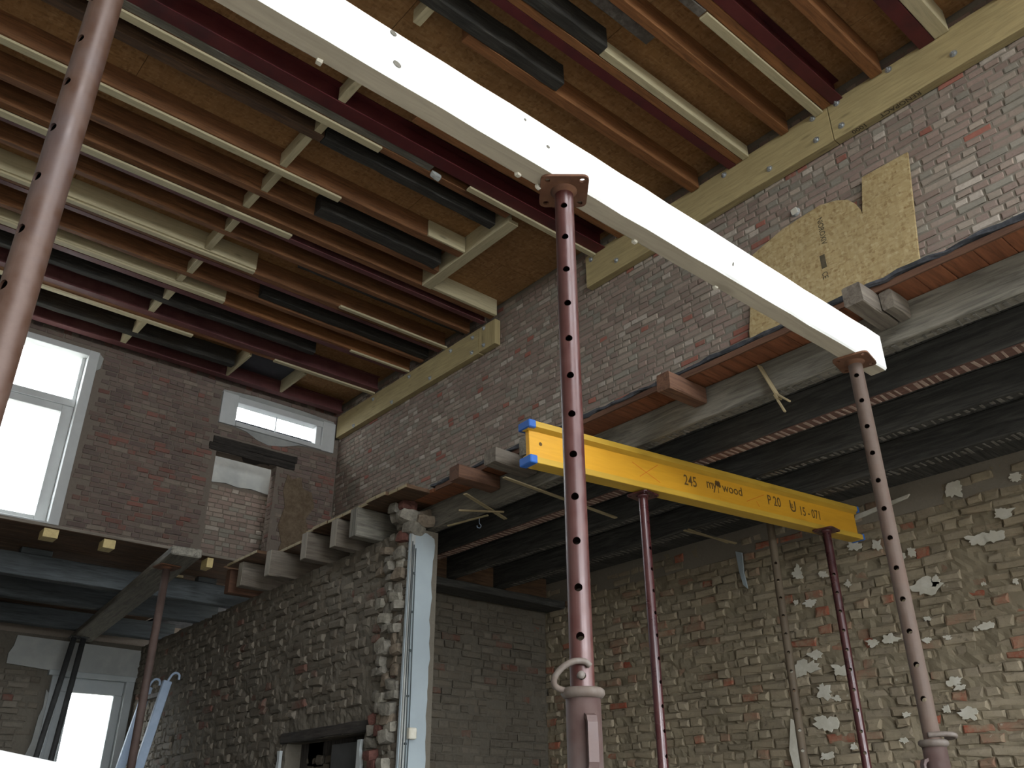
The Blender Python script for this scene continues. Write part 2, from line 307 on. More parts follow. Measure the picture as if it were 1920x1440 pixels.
def masonry(core, key, O, u, n, u0, u1, z0, z1, pitch, skip, seed, style, near=300, clip=None, heads=0.):
    """bricks on the plane O + u*U + z, outward normal n, children of core; the nearest ones in view single"""
    rg = random.Random(seed); O, u, n = Vector(O), Vector(u), Vector(n); zz = Vector((0, 0, 1)); H = pitch-(.012 if heads else .009)
    D0, D1, j, ch = style
    bs = lay(u0, u1, z0, z1, pitch, rg, skip, heads); rank = []
    for i, (uc, zc, L) in enumerate(bs):
        p = O+u*uc+zz*zc; x, y, k = proj(p)
        if -10 < x < 1930 and -10 < y < 1450 and k > 0 and (clip is None or clip(x, y)): rank.append((L*H/k**2*-(p-CAM).normalized().dot(n), i))
    rank.sort(reverse=True); single = {i for _, i in rank[:near]}
    V, Fc, Cc = [], [], []; rot = Matrix((u, n, zz)).transposed().to_4x4(); cache = {}
    for i, (uc, zc, L) in enumerate(bs):
        d = rg.uniform(D0, D1); c = pick(rg, PAL[key]); base = O+u*(uc+rg.uniform(-.002, .002))+zz*(zc+rg.uniform(-.0025, .0025))
        if i in single:
            kk = (round(L/.012), rg.randrange(4))
            if kk not in cache:
                me = bpy.data.meshes.new('brick'); me.from_pydata(brick_v(kk[0]*.012, H, (D0+D1)/2, ch, j, rg), [], BF); me.materials.append(BR[key]['obj']); cache[kk] = me
            o = bpy.data.objects.new('brick', cache[kk]); COL.objects.link(o); m = rot.copy(); m.translation = base + n*(d-(D0+D1)/2)
            o.matrix_world = m @ Matrix.Rotation(rg.uniform(-.012, .012), 4, 'Y'); o.color = (*c, 1); o.parent = core
        else:
            k = len(V); tl = rg.uniform(-.012, .012)
            V += [base + u*a + n*b + zz*(cz + a*tl) for a, b, cz in brick_v(L, H, d, ch, j, rg)]
            Fc += [tuple(k+q for q in f) for f in BF]; Cc += [c]*12
    me = bpy.data.meshes.new('bricks'); me.from_pydata(V, [], Fc)
    at = me.color_attributes.new('col', 'FLOAT_COLOR', 'POINT'); at.data.foreach_set('color', [v for c in Cc for v in (*c, 1.)])
    o = link('remaining_brickwork', me, BR[key]['attr'], core); o['kind'] = 'stuff'; return o
def wall(name, key, O, u, n, u0, u1, z0, z1, th, holes=(), grid=0., amp=.008, seed=0, mat=None):
    """mortar core with real thickness and openings; grid > 0 gives the front a lumpy surface"""
    O, u, n = Vector(O), Vector(u), Vector(n); zz = Vector((0, 0, 1)); V, Fc, idx = [], [], {}
    us = sorted({u0, u1, *[h[0] for h in holes], *[h[1] for h in holes]}); zs = sorted({z0, z1, *[h[2] for h in holes], *[h[3] for h in holes]})
    us = [v for v in us if u0 <= v <= u1]; zs = [v for v in zs if z0 <= v <= z1]
    def sub(a): 
        out = []
        for p, q in zip(a, a[1:]):
            k = max(1, round((q-p)/grid)) if grid else 1
            out += [p+(q-p)*i/k for i in range(k)]
        return out+[a[-1]]
    us, zs = sub(us), sub(zs)
    solid = lambda a, b: not any(h[0] < a < h[1] and h[2] < b < h[3] for h in holes)
    cell = {(i, k): solid((us[i]+us[i+1])/2, (zs[k]+zs[k+1])/2) for i in range(len(us)-1) for k in range(len(zs)-1)}
    def vert(i, k, back):
        t = (i, k, back)
        if t not in idx:
            d = 0.
            if back: d = -th
            elif grid:
                q = Vector((us[i], zs[k], seed*3.1)); d = amp*(noise.noise(q*11)+.7*noise.noise(q*31)) + amp*.5*noise.noise(q*2.2)
            idx[t] = len(V); V.append(O+u*us[i]+zz*zs[k]+n*d)
        return idx[t]
    for (i, k), s in cell.items():
        if not s: continue
        Fc.append((vert(i, k, 0), vert(i, k+1, 0), vert(i+1, k+1, 0), vert(i+1, k, 0)))
        if not grid: Fc.append((vert(i, k, 1), vert(i+1, k, 1), vert(i+1, k+1, 1), vert(i, k+1, 1)))
        for di, dk, e in ((-1, 0, ((i, k), (i, k+1))), (1, 0, ((i+1, k+1), (i+1, k))), (0, -1, ((i+1, k), (i, k))), (0, 1, ((i, k+1), (i+1, k+1)))):
            if not cell.get((i+di, k+dk), False):
                a, b = e; Fc.append((vert(*a, 0), vert(*a, 1), vert(*b, 1), vert(*b, 0)))
    if grid:
        for (i, k), s in cell.items():
            if s: Fc.append((vert(i, k, 1), vert(i+1, k, 1), vert(i+1, k+1, 1), vert(i, k+1, 1)))
    me = bpy.data.meshes.new(name); me.from_pydata(V, [], Fc); bm = bmesh.new(); bm.from_mesh(me); bmesh.ops.recalc_face_normals(bm, faces=bm.faces); bm.to_mesh(me); bm.free()
    o = link(name, me, mat or BR[key]['mortar']); o['kind'] = 'structure'; return o
ZF = 3.345      # underside of the upper floor boards
# party wall, upper storey
OSBY, OSBZ = (1.75, 3.08), (3.4, 5.5)
w1 = wall('wall_right_upper', 'upper', (XP+.008, 0, 0), (0, 1, 0), (-1, 0, 0), YR, YF+.4, 3.17, 6.52, .22)
masonry(w1, 'upper', (XP+.008, 0, 0), (0, 1, 0), (-1, 0, 0), .2, YF, 3.40, 6.50, .0555, lambda a, z, h: False, 11, (.003, .010, .004, .004), clip=lambda x, y: x > 1250, heads=.8)
# party wall, lower storey, lumpy with old mortar
w2 = wall('wall_right_lower', 'lower', (XP+.02, 0, 0), (0, 1, 0), (-1, 0, 0), YR, 5.75, 0, 3.33, .22, (), .026, .016, 2)
masonry(w2, 'lower', (XP+.016, 0, 0), (0, 1, 0), (-1, 0, 0), .6, 5.5, .9, 3.32, .057, lambda a, z, h: random.Random(int(a*997+z*7919)).random() < .08, 12, (.0, .024, .008, .008))
# cross wall behind the floor joists
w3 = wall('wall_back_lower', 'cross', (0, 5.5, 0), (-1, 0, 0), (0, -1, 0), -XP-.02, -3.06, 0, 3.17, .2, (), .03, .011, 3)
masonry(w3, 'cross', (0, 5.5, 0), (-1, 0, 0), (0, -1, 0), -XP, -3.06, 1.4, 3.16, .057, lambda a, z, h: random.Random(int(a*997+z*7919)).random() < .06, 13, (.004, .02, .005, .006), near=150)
# spine wall with the blocked doorway
SU = Vector((.16, 5.05, 0)).normalized(); SN = Vector((-SU.y, SU.x, 0)); SO = Vector((2.895, 4.35, 0))
def sp(s, z=0., d=0.): return SO + SU*s + SN*d + Vector((0, 0, z))
DOOR = (.40, 1.46, 0, 2.0)
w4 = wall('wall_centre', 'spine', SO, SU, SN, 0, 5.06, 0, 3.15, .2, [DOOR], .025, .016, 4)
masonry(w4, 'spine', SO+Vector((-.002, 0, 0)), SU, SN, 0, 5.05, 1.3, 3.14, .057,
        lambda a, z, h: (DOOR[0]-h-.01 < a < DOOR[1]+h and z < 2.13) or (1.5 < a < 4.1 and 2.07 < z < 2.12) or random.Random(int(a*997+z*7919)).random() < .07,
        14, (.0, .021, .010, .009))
# far wall
BW = (.6, 2.0, 4.15, 6.2); TW = (3.46, 4.97, 5.79, 6.185); NI = (3.48, 4.25, 3.40, 5.43); LD = (2.26, 3.03, 0, 2.83)
def flip(h): return (-h[1], -h[0], h[2], h[3])
w5 = wall('wall_far_upper', 'far', (0, YF+.008, 0), (-1, 0, 0), (0, -1, 0), -XP-.2, -XL, 3.15, 6.52, .15, [flip(h) for h in (BW, TW, NI)])
def skip_far(a, z, h):
    x = -a
    for q in (BW, TW, NI):
        if q[0]-h-.02 < x < q[1]+h+.02 and q[2]-.03 < z < q[3]+.03: return True
    return (3.36 < x < 4.5 and 5.4 < z < 5.63)
masonry(w5, 'far', (0, YF+.008, 0), (-1, 0, 0), (0, -1, 0), -XP, -.9, 3.9, 6.5, .056, skip_far, 15, (.005, .014, .004, .004))
masonry(w5, 'far', (4.256, 0, 0), (0, 1, 0), (-1, 0, 0), YF+.005, YF+.15, 3.42, 5.42, .056, lambda a, z, h: False, 18, (.004, .012, .004, .004), near=40)
t_ = NT('brown_lime_render'); nn_ = t_.noise(t_.coord('World'), 14, 6, .7); t_.bump(nn_, .4, .01); M_['brownpl'] = t_.fin(t_.mix(t_.ramp(nn_, [(.35, 0.), (.65, 1.)]), (.12, .085, .055), (.20, .15, .10)), .95, 0, .1)
prism('render_patch', [(4.40, 4.05), (4.55, 4.1), (4.72, 4.02), (4.80, 4.3), (4.72, 4.42), (4.79, 4.6), (4.70, 4.85), (4.80, 5.02), (4.74, 5.2), (4.62, 5.22), (4.58, 5.36), (4.46, 5.31), (4.40, 5.36), (4.36, 5.15), (4.41, 4.95), (4.35, 4.7), (4.42, 4.5), (4.36, 4.3)], (0, YF-.004, 0), (1, 0, 0), (0, 0, 1), (0, -1, 0), .008, 'brownpl', w5)
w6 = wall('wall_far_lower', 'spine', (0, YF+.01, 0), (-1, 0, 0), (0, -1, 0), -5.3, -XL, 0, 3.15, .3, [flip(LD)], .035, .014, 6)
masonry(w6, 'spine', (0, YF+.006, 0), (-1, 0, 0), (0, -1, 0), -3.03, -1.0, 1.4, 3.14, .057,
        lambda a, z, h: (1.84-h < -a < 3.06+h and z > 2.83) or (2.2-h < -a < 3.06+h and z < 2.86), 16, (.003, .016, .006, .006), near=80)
# niche behind the upper doorway
w7 = wall('wall_niche_back', 'far', (0, YF+.48, 0), (-1, 0, 0), (0, -1, 0), -5.3, -3.2, 3.2, 6.0, .15)
masonry(w7, 'upper', (0, YF+.48, 0), (-1, 0, 0), (0, -1, 0), -5.1, -3.4, 3.4, 5.2, .056, lambda a, z, h: False, 17, (.004, .008, .003, .003), near=200)
prism('niche_plaster', [(0, 0), (.13, .012), (.3, -.01), (.46, .012), (.62, -.008), (.8, .01), (1.0, -.01), (1.2, .01), (1.7, 0), (1.7, .6), (0, .6)], (3.36, YF+.48, 5.23), (1, 0, 0), (0, 0, 1), (0, -1, 0), .02, 'plaster', w7)
for nm, a, b in (('wall_niche_left', 3.30, 3.42), ('wall_niche_right', 5.1, 5.25)):
    tag(box(nm, a, b, YF+.15, YF+.48, 3.2, 6.0, 'rearplaster', None, 0), kind='structure')
tag(box('floor_niche', 3.30, 5.25, YF+.15, YF+.48, 3.2, 3.3, 'rearplaster', None, 0), kind='structure')
tag(box('ground', -30, 30, -30, 40, -.4, -.15, 'concrete', None, 0), kind='structure')
# rear and left walls, ground floor
def plain(name, O, u, n, a0, a1, z0, z1, holes): return wall(name, None, O, u, n, a0, a1, z0, z1, .25, holes, 0, 0, 0, M_['rearplaster'])
plain('wall_rear', (0, YR, 0), (1, 0, 0), (0, 1, 0), XL-.25, XP+.3, 0, 6.52, REAR)
plain('wall_left', (XL, 0, 0), (0, 1, 0), (1, 0, 0), YR, YF+.3, 0, 6.52, [])
tag(box('floor', XL-.25, XP+.3, YR-.25, YF+.9, -.15, 0, 'concrete', None, 0), kind='structure')
# roof deck panels
deck = box('ceiling', XL-.25, XP+.25, YR-.25, YF+.155, 6.512, 6.60, 'osbdeck', None, 0); deck['kind'] = 'structure'
k = 0; y = YR
while y < YF:
    y2 = min(y+1.22, YF); x = XL - (.0 if k % 2 else 1.22)
    while x < XP:
        a, b = max(x, XL), min(x+2.44, XP)
        if b-a > .05: o = box('deck_panel', a+.002, b-.002, y+.002, y2-.002, 6.494, 6.5115, 'osbdeck', None, .001); keep_parent(o, deck)
        x += 2.44
    y = y2; k += 1
# rough broken bricks toothing the wall end
rg = random.Random(5)
def lump(name, c, s, mat, parent, seed, sub=2):
    bm = bmesh.new(); bmesh.ops.create_cube(bm, size=1); bmesh.ops.subdivide_edges(bm, edges=bm.edges[:], cuts=sub, use_grid_fill=True)
    for v in bm.verts:
        r = v.co.normalized()*.62; v.co = v.co.lerp(r, .35); v.co = Vector((v.co.x*s[0], v.co.y*s[1], v.co.z*s[2]))
        v.co += noise.noise_vector(v.co*14+Vector((seed*1.7, seed, 0)))*.22*min(s)
    return link(name, tomesh(bm), mat, parent, c, (rg.uniform(-.25, .25), rg.uniform(-.25, .25), rg.uniform(-.3, .3)))
def colmat(name, c):
    t = NT(name); w = t.coord('Object'); nf = t.noise(w, 30, 6, .7); t.bump(nf, .5, .008)
    return t.fin(t.mix(t.ramp(nf, [(.35, 0.), (.65, 1.)]), sc(c, .7), sc(c, 1.25)), .95, 0, .1)
RUB = [colmat('broken_brick_%s' % n_, c) for n_, c in (('grey', (.165, .15, .125)), ('beige', (.15, .12, .09)), ('red', (.12, .055, .045)), ('chalk', (.24, .22, .18)))]
i = 0; z = 1.5
while z < 3.14:
    for q in range(3):
        if q == 2 and rg.random() < .4: continue
        s = rg.uniform(.06, .10) + q*.10
        if .38 < s and z < 2.1: continue
        lump('broken_brick', sp(s+rg.uniform(-.01, .03), z+rg.uniform(-.018, .018), rg.uniform(-.02, .03)), (rg.uniform(.05, .1), rg.uniform(.05, .10), rg.uniform(.04, .075)), rg.choices(RUB, (5, 3, 1, 2))[0], w4, i); i += 1
    z += .062
for q in range(14):
    lump('broken_brick', sp(rg.uniform(.0, .28), rg.uniform(3.14, 3.30), rg.uniform(-.16, .02)), (.12, .10, .075), rg.choices(RUB, (6, 2, 1, 1))[0], w4, 100+q)
# painted plaster on the wall end, with wiring
JY = 4.345
jam = [(2.862, .0), (2.868, 1.9), (2.872, 2.4), (2.878, 3.11), (2.93, 3.128), (3.0, 3.125), (3.055, 3.10), (3.062, 3.06), (3.058, 2.99)]
jr = []; zz_ = 2.96
while zz_ > .05: jr.append((3.052+.012*noise.noise(Vector((zz_*9, 0, 0)))+.006*noise.noise(Vector((zz_*31, 0, 0)))-.004, zz_)); zz_ -= .045
o = prism('end_plaster', jam+jr+[(3.05, 0)], (0, JY, 0), (1, 0, 0), (0, 0, 1), (0, -1, 0), .018, 'bluepl', w4)
box('wall_end_infill', 2.90, 3.05, 4.345, 4.40, 0, 3.12, 'plaster', w4, 0)
prism('end_casing', [(2.866, 0), (2.893, 0), (2.900, 2.0), (2.906, 3.09), (2.88, 3.10)], (0, JY-.018, 0), (1, 0, 0), (0, 0, 1), (0, -1, 0), .012, 'plaster', w4)
for q, dx in enumerate((.0, .016, .03)):
    pts = [(2.884+dx-.006*math.sin(t*2.3+q)*(q > 0) - .012*max(0, (1.95-(3.05-t))), JY-.036, 3.05-t-.02*q) for t in [v*.1 for v in range(0, 31)]]
    sweep('cable', pts, .0032, 'cable', w4, 6)
for zc in (1.9, 2.15, 2.4, 2.62, 2.85): box('cable_clip', 2.894, 2.908, JY-.041, JY-.03, zc, zc+.012, 'cable', w4, .001)
box('plaster_flake', 2.91, 2.96, JY-.06, JY-.018, 1.93, 1.99, 'plasterbit', w4, .006)
# door lintel and jamb plaster in the spine wall
o = rough_box('timber_lintel', 0, 1.2, -.05, .05, -.03, .035, 'lintel', None, .006); o.matrix_world = Matrix((SU, SN, Vector((0, 0, 1)))).transposed().to_4x4(); o.location = sp(.92, 2.035, -.035); keep_parent(o, w4)
for s0, wd, sd in ((DOOR[1], .05, 1), (DOOR[0]+.02, .05, -1)):
    pl = [(0, 0), (.05, 0), (.055, 1.6), (.038, 1.72), (.05, 1.82), (.03, 1.90), (.042, 1.955), (0, 1.955)]
    prism('jamb_plaster', [(sd*u_, v_) for u_, v_ in pl][::sd], sp(s0, 0, .016), SU, (0, 0, 1), SN, .02, 'framegrey', w4)
box('doorway_backing', 3.06, 3.14, 4.72, 5.86, 0, 2.02, 'lintel', w4, 0)
masonry(w4, 'cross', SO-SN*.10, SU, SN, .98, 1.45, 1.2, 1.93, .06, lambda a, z, h: False, 19, (-.03, .02, .008, .006), near=30)
box('doorway_dark_panel', 2.96, 2.985, 4.78, 5.22, 0, 1.96, 'post', w4, .003)
# plaster remnants on the lower party wall
rg = random.Random(9)
def blob(r, k, seed, ax=1.):
    out = []
    for i in range(k):
        a = 2*PI*i/k; c, s_ = math.cos(a), math.sin(a); q = 1+.6*noise.noise(Vector((c*1.6, s_*1.6, seed*2.3)))+rg.uniform(-.3, .22)
        out.append((r*q*c*ax, r*q*s_*.8))
    return out
PX = [(1497, 1074, 17), (1520, 1130, 10), (1543, 1078, 9), (1490, 1265, 14), (1510, 1253, 20), (1575, 1255, 14), (1545, 1295, 20), (1550, 1355, 20), (1600, 1023, 12), (1645, 1022, 14),
      (1690, 1045, 8), (1735, 1100, 22), (1755, 1090, 12), (1835, 1010, 16), (1860, 1005, 14), (1710, 1035, 10), (1637, 1205, 10), (1670, 1200, 12), (1775, 1330, 9), (1818, 1338, 12), (1790, 1278, 10),
      (1830, 1180, 5), (1777, 1195, 6), (1740, 1200, 6), (1493, 1130, 8), (1530, 1228, 12), (1570, 1310, 8), (1600, 1400, 8), (1550, 1418, 10), (1880, 962, 13), (1790, 918, 22), (1850, 1175, 9), (1700, 1340, 6),
      (1845, 1095, 5), (1800, 1290, 7), (1740, 1160, 5), (1905, 1090, 7), (1905, 895, 10), (1695, 1388, 6), (1590, 1095, 9)]
for q, (x, y, r) in enumerate(PX):
    c = atx(x, y, XP-.012); prism('plaster_patch', blob(r/335., 24, q, 1.35 if q % 3 else .8), c, (0, -1, 0), (0, 0, 1), (-1, 0, 0), .006, 'plasterbit', w2)
c = atx(1497, 1400, XP-.012); prism('plaster_patch', [(-.02, .16), (.05, .12), (.06, -.2), (.02, -.35), (-.03, -.22), (-.06, -.02)], c, (0, -1, 0), (0, 0, 1), (-1, 0, 0), .012, 'plasterbit', w2)
c = atx(1392, 1070, XP-.012); prism('plaster_patch', [(-.03, .14), (.02, .12), (.015, -.02), (.03, -.13), (.0, -.1), (-.02, .0)], c, (0, -1, 0), (0, 0, 1), (-1, 0, 0), .012, 'bluepl', w2)
c = atx(1660, 955, XP-.015); prism('plaster_patch', [(-.2, -.02), (.15, .03), (.17, .05), (-.19, .01)], c, (0, -1, 0), (0, 0, 1), (-1, 0, 0), .014, 'plasterbit', w2)
# plaster on the far wall
prism('plaster_patch', [(1.845, 2.86), (2.0, 2.85), (2.2, 2.835), (3.05, 2.835), (3.04, 3.1), (1.88, 3.12), (1.87, 3.02), (1.84, 2.95)], (0, YF-.006, 0), (1, 0, 0), (0, 0, 1), (0, -1, 0), .014, 'plaster', w6)
prism('plaster_patch', [(2.1, 1.6), (2.27, 1.6), (2.27, 2.62), (2.235, 2.66), (2.24, 2.5), (2.22, 2.42), (2.21, 2.2), (2.17, 2.05), (2.12, 2.0)], (0, YF-.006, 0), (1, 0, 0), (0, 0, 1), (0, -1, 0), .014, 'plaster', w6)
prism('plaster_patch', [(3.40, 6.12), (3.45, 6.22), (3.9, 6.25), (4.5, 6.245), (4.95, 6.22), (4.99, 6.18), (3.43, 6.18)], (0, YF+.004, 0), (1, 0, 0), (0, 0, 1), (0, -1, 0), .012, 'plaster', w5)
prism('plaster_patch', [(3.55, 5.80), (4.75, 5.80), (4.5, 5.77), (4.3, 5.70), (4.1, 5.66), (3.95, 5.69), (3.8, 5.76)], (0, YF+.004, 0), (1, 0, 0), (0, 0, 1), (0, -1, 0), .012, 'plaster', w5)
prism('plaster_patch', [(1.995, 6.2), (2.05, 6.15), (2.04, 6.02), (2.0, 5.98)], (0, YF+.004, 0), (1, 0, 0), (0, 0, 1), (0, -1, 0), .012, 'plaster', w5)
o = rough_box('timber_lintel', 3.38, 4.48, YF-.016, YF+.14, 5.43, 5.52, 'lintel', w5, .006); o = rough_box('timber_lintel', 3.42, 4.5, YF-.012, YF+.12, 5.525, 5.61, 'lintel', w5, .006)
# ------------------------------------------------------------------ windows and door in the far wall
def window(name, x0, x1, z0, z1, parts, panes, depth):
    r = empty(name, ((x0+x1)/2, YF, z0)); r['kind'] = 'structure'
    for nm, a, b, c, d, ya, yb, mt in parts: o = box(nm, a, b, YF+ya, YF+yb, c, d, mt, None, .004); keep_parent(o, r)
    for a, b, c, d, y_ in panes: o = box('pane', a, b, YF+y_, YF+y_+.004, c, d, 'glass', None, 0); keep_parent(o, r)
    return r
bpy.context.view_layer.update()
window('window_1', .6, 2.0, 4.15, 6.2, [
    ('casing', 1.895, 2.0, 4.15, 6.2, -.02, .2, 'frame'), ('casing', .6, .7, 4.15, 6.2, -.02, .2, 'frame'), ('head_casing', .7, 1.895, 6.13, 6.2, -.02, .2, 'frame'),
    ('sill', .7, 1.895, 4.15, 4.22, -.06, .2, 'frame'), ('transom', .7, 1.895, 5.53, 5.61, .06, .18, 'frame'), ('sash_stile', 1.78, 1.895, 4.22, 5.53, .08, .15, 'frame'),
    ('sash_stile', .7, .8, 4.22, 5.53, .08, .15, 'frame'), ('sash_rail', .8, 1.78, 4.22, 4.30, .08, .15, 'frame'), ('sash_rail', .8, 1.78, 5.45, 5.53, .08, .15, 'frame'),
    ('top_light_stile', 1.855, 1.895, 5.61, 6.13, .08, .15, 'frame')], [(.8, 1.78, 4.3, 5.45, .11), (.7, 1.855, 5.61, 6.13, .11)], .2)
window('window_2', 3.44, 4.98, 5.785, 6.19, [
    ('casing', 3.44, 3.64, 5.785, 6.19, -.025, .1, 'frame'), ('casing', 4.80, 4.98, 5.785, 6.19, -.025, .1, 'frame'), ('stile', 4.72, 4.79, 5.83, 6.15, .0, .12, 'frame'),
    ('head_casing', 3.64, 4.80, 6.10, 6.18, -.02, .12, 'frame'), ('sill', 3.64, 4.80, 5.785, 5.84, -.04, .1, 'frame'), ('glazing_bar', 4.19, 4.205, 5.88, 6.10, .07, .09, 'framegrey'),
    ('outer_sill', 3.64, 4.72, 5.84, 5.925, .10, .22, 'dark')], [(3.64, 4.19, 5.88, 6.1, .075), (4.205, 4.72, 5.88, 6.1, .075)], .2)
dr = window('door_1', 2.26, 3.03, 0, 2.83, [
    ('casing', 2.26, 2.34, 0, 2.83, -.03, .12, 'framegrey'), ('casing', 2.95, 3.03, 0, 2.83, -.03, .12, 'framegrey'), ('head_casing', 2.22, 3.03, 2.79, 2.84, -.045, .12, 'framegrey'),
    ('top_rail', 2.34, 2.95, 2.66, 2.79, .03, .09, 'framegrey'), ('stile', 2.34, 2.475, 0, 2.66, .03, .09, 'framegrey'), ('stile', 2.87, 2.95, 0, 2.66, .03, .09, 'framegrey'),
    ('bottom_rail', 2.475, 2.87, 0, .9, .03, .09, 'framegrey')], [(2.475, 2.87, .9, 2.66, .055)], .1)
# ------------------------------------------------------------------ roof timbers and steel
ZJ, ZD = 6.30, 6.493
bpy.context.view_layer.update()
def joist(name, y0, y1, x0, x1, mat, label, cat='joist', group=None, z0=ZJ, z1=ZD, rough=False):
    f = rough_box if rough else box
    kw = dict(jit=.005, bev=.004) if rough else {}
    return tag(f(name, x0, x1, y0, y1, z0, z1, mat, None, **kw), label, cat, group)
X1 = 4.965
TB = 'counted from the far window wall'
brown = [(8.425, 8.49, XL, X1, 'orange'), (7.67, 7.708, XL, X1, 'orange'), (7.385, 7.445, XL, X1, 'brown'), (6.972, 7.043, XL, X1, 'brown'), (6.515, 6.575, XL, X1, 'brown'),
         (6.09, 6.163, XL, X1, 'brown'), (5.79, 5.862, XL, 4.02, 'brown'), (5.40, 5.485, XL, 4.02, 'brown'), (4.672, 4.74, XL, 3.98, 'brown'), (4.21, 4.295, 2.67, X1, 'orange'),
         (3.365, 3.45, 2.5, X1, 'orange'), (2.925, 2.988, XL, X1, 'orange'), (2.49, 2.56, XL, X1, 'orange'), (2.122, 2.193, XL, X1, 'orange'), (1.715, 1.80, XL, X1, 'orange'), (.85, .92, XL, X1, 'orange')]
for i, (a, b, x0, x1, m) in enumerate(brown):
    joist('roof_joist', a, b, x0, x1, m, '%s brown timber roof joist %s' % (ORD[i], TB), group='brown roof joists')
def ibeam(name, y0, y1, x0, x1, z0, z1, mat, label, tf=.009, tw=.007):
    w, h = y1-y0, z1-z0; p = [(-w/2, 0), (w/2, 0), (w/2, tf), (tw/2, tf), (tw/2, h-tf), (w/2, h-tf), (w/2, h), (-w/2, h), (-w/2, h-tf), (-tw/2, h-tf), (-tw/2, tf), (-w/2, tf)]
    o = prism(name, p, (x0, (y0+y1)/2, z0), (0, 1, 0), (0, 0, 1), (1, 0, 0), x1-x0, mat); return tag(o, label, 'steel beam', 'red steel roof beams')
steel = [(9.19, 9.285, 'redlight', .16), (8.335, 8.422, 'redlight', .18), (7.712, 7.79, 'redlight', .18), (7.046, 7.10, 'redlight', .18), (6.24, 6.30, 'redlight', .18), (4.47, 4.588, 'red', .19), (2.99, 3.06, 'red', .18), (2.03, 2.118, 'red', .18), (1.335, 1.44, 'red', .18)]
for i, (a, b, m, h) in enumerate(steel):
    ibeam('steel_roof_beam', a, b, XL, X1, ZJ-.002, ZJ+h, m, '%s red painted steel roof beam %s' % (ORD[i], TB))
blk = [(8.88, 8.968, XL, 3.33), (8.0, 8.08, XL, 3.9), (7.29, 7.378, 2.9, X1), (6.578, 6.64, 2.95, X1), (5.66, 5.785, 2.66, 3.95), (4.865, 4.955, 2.25, 3.97), (4.08, 4.17, XL, 3.27), (3.27, 3.36, XL, 3.3), (2.835, 2.918, XL, 3.3)]
for i, (a, b, x0, x1) in enumerate(blk):
    joist('charred_joist', a, b, x0, x1, 'black', '%s old black charred roof joist %s' % (ORD[i], TB), group='old black roof joists', rough=True, z0=ZJ+(.02 if i in (2, 3) else 0))
joist('sooty_joist', 4.87, 4.952, XL, 2.245, 'darkbrown', 'sooty dark brown joist running on into a black charred joist')
joist('weathered_joist', 4.592, 4.668, XL, 3.1, 'grey', 'weathered grey old joist squeezed against the widest red steel beam', rough=True)
joist('wrapped_plank', 2.565, 2.655, 1.2, 3.5, 'wrap', 'dark plank in crumpled grey plastic hanging beside an orange joist', 'plank', z0=ZJ+.02, z1=ZJ+.09, rough=True)
joist('wrapped_plank', 2.198, 2.265, 1.2, 3.575, 'wrap', 'dark plank in crumpled grey plastic ending at a pale batten', 'plank', z0=ZJ-.005, z1=ZJ+.06, rough=True)
joist('pale_joist', 6.90, 6.968, XL, 2.65, 'pale', 'deep new pale joist with lit edge ending mid roof', z0=ZJ+.0)
joist('pale_joist', 7.60, 7.667, XL, 2.65, 'pale', 'new pale joist beside the third steel beam from the window wall')
joist('pale_joist', 2.862, 2.92, 3.305, X1, 'pale', 'pale new joist spliced onto a black charred joist end', z1=ZJ+.115)
joist('pale_joist', 1.232, 1.33, XL, X1, 'pale', 'pale new joist beside the steel beam at the bare end of the long ledger')
bat = [(8.49, 8.548, XL, 2.68, 'running below the second red steel beam from the window wall'), (7.605, 7.668, XL, 2.65, 'under the pale joist third from the window wall'), (6.92, 6.972, XL, 2.65, 'along the deep pale joist'),
       (6.165, 6.236, XL, 2.65, 'between a brown joist and the fifth red steel beam'), (5.415, 5.482, XL, 2.72, 'under the eighth brown joist'), (4.67, 4.735, XL, 2.65, 'along the weathered grey joist, long piece'),
       (2.196, 2.262, 3.585, X1, 'running from the plastic wrapped plank to the ledger'), (4.592, 4.645, 3.47, X1, 'short, beside the widest red steel beam'), (6.925, 6.97, 3.6, X1, 'short, beside the fourth red steel beam'),
       (7.672, 7.705, 4.17, X1, 'shortest, beside the third red steel beam'), (8.425, 8.48, 3.62, X1, 'short, beside the second red steel beam')]
for a, b, x0, x1, d in bat:
    tag(box('ceiling_batten', x0, x1, a, b, ZJ-.022, ZJ-.001, 'pale', None, .002), 'thin pale batten ' + d, 'batten', 'pale roof battens')
blocks = [(3.365, 3.53), (4.18, 4.465), (4.745, 4.866), (4.956, 5.396), (5.49, 5.785), (5.867, 6.085), (6.305, 6.51), (6.58, 6.895), (7.105, 7.38), (7.45, 7.595), (7.795, 7.995), (8.085, 8.33), (8.552, 8.875), (8.972, 9.185)]
for i, (a, b) in enumerate(blocks):
    dx = (-1)**i*.012
    tag(box('blocking_piece', 2.14+dx, 2.20+dx, a, b, ZJ+.004, ZJ+.125, 'pale', None, .002), 'short pale blocking piece between roof joists, %s counted from the far window wall' % ORD[13-i], 'blocking', 'row of pale blocking between the roof joists')
for x in (3.36, 4.06):
    tag(box('hatch_board', x, x+.03, 8.55, 9.185, ZJ+.0, ZJ+.17, 'pale', None, .002), 'pale board standing across the roof bay above the small window, %s' % ('further from the ledger' if x < 3.5 else 'closer to the ledger'), 'board', 'pale hatch boards by the small window')
tag(box('dark_soffit', 3.40, 4.05, 8.56, 9.18, ZJ+.15, ZJ+.165, 'dark', None, .002), 'dark soffit closing the roof bay between two pale boards', 'soffit')
tag(box('trimmer_beam', 4.025, 4.135, 4.745, 6.086, ZJ-.01, ZJ+.03, 'pale', None, .003), 'pale trimmer plank across the joist ends beside the open ceiling bay', 'beam')
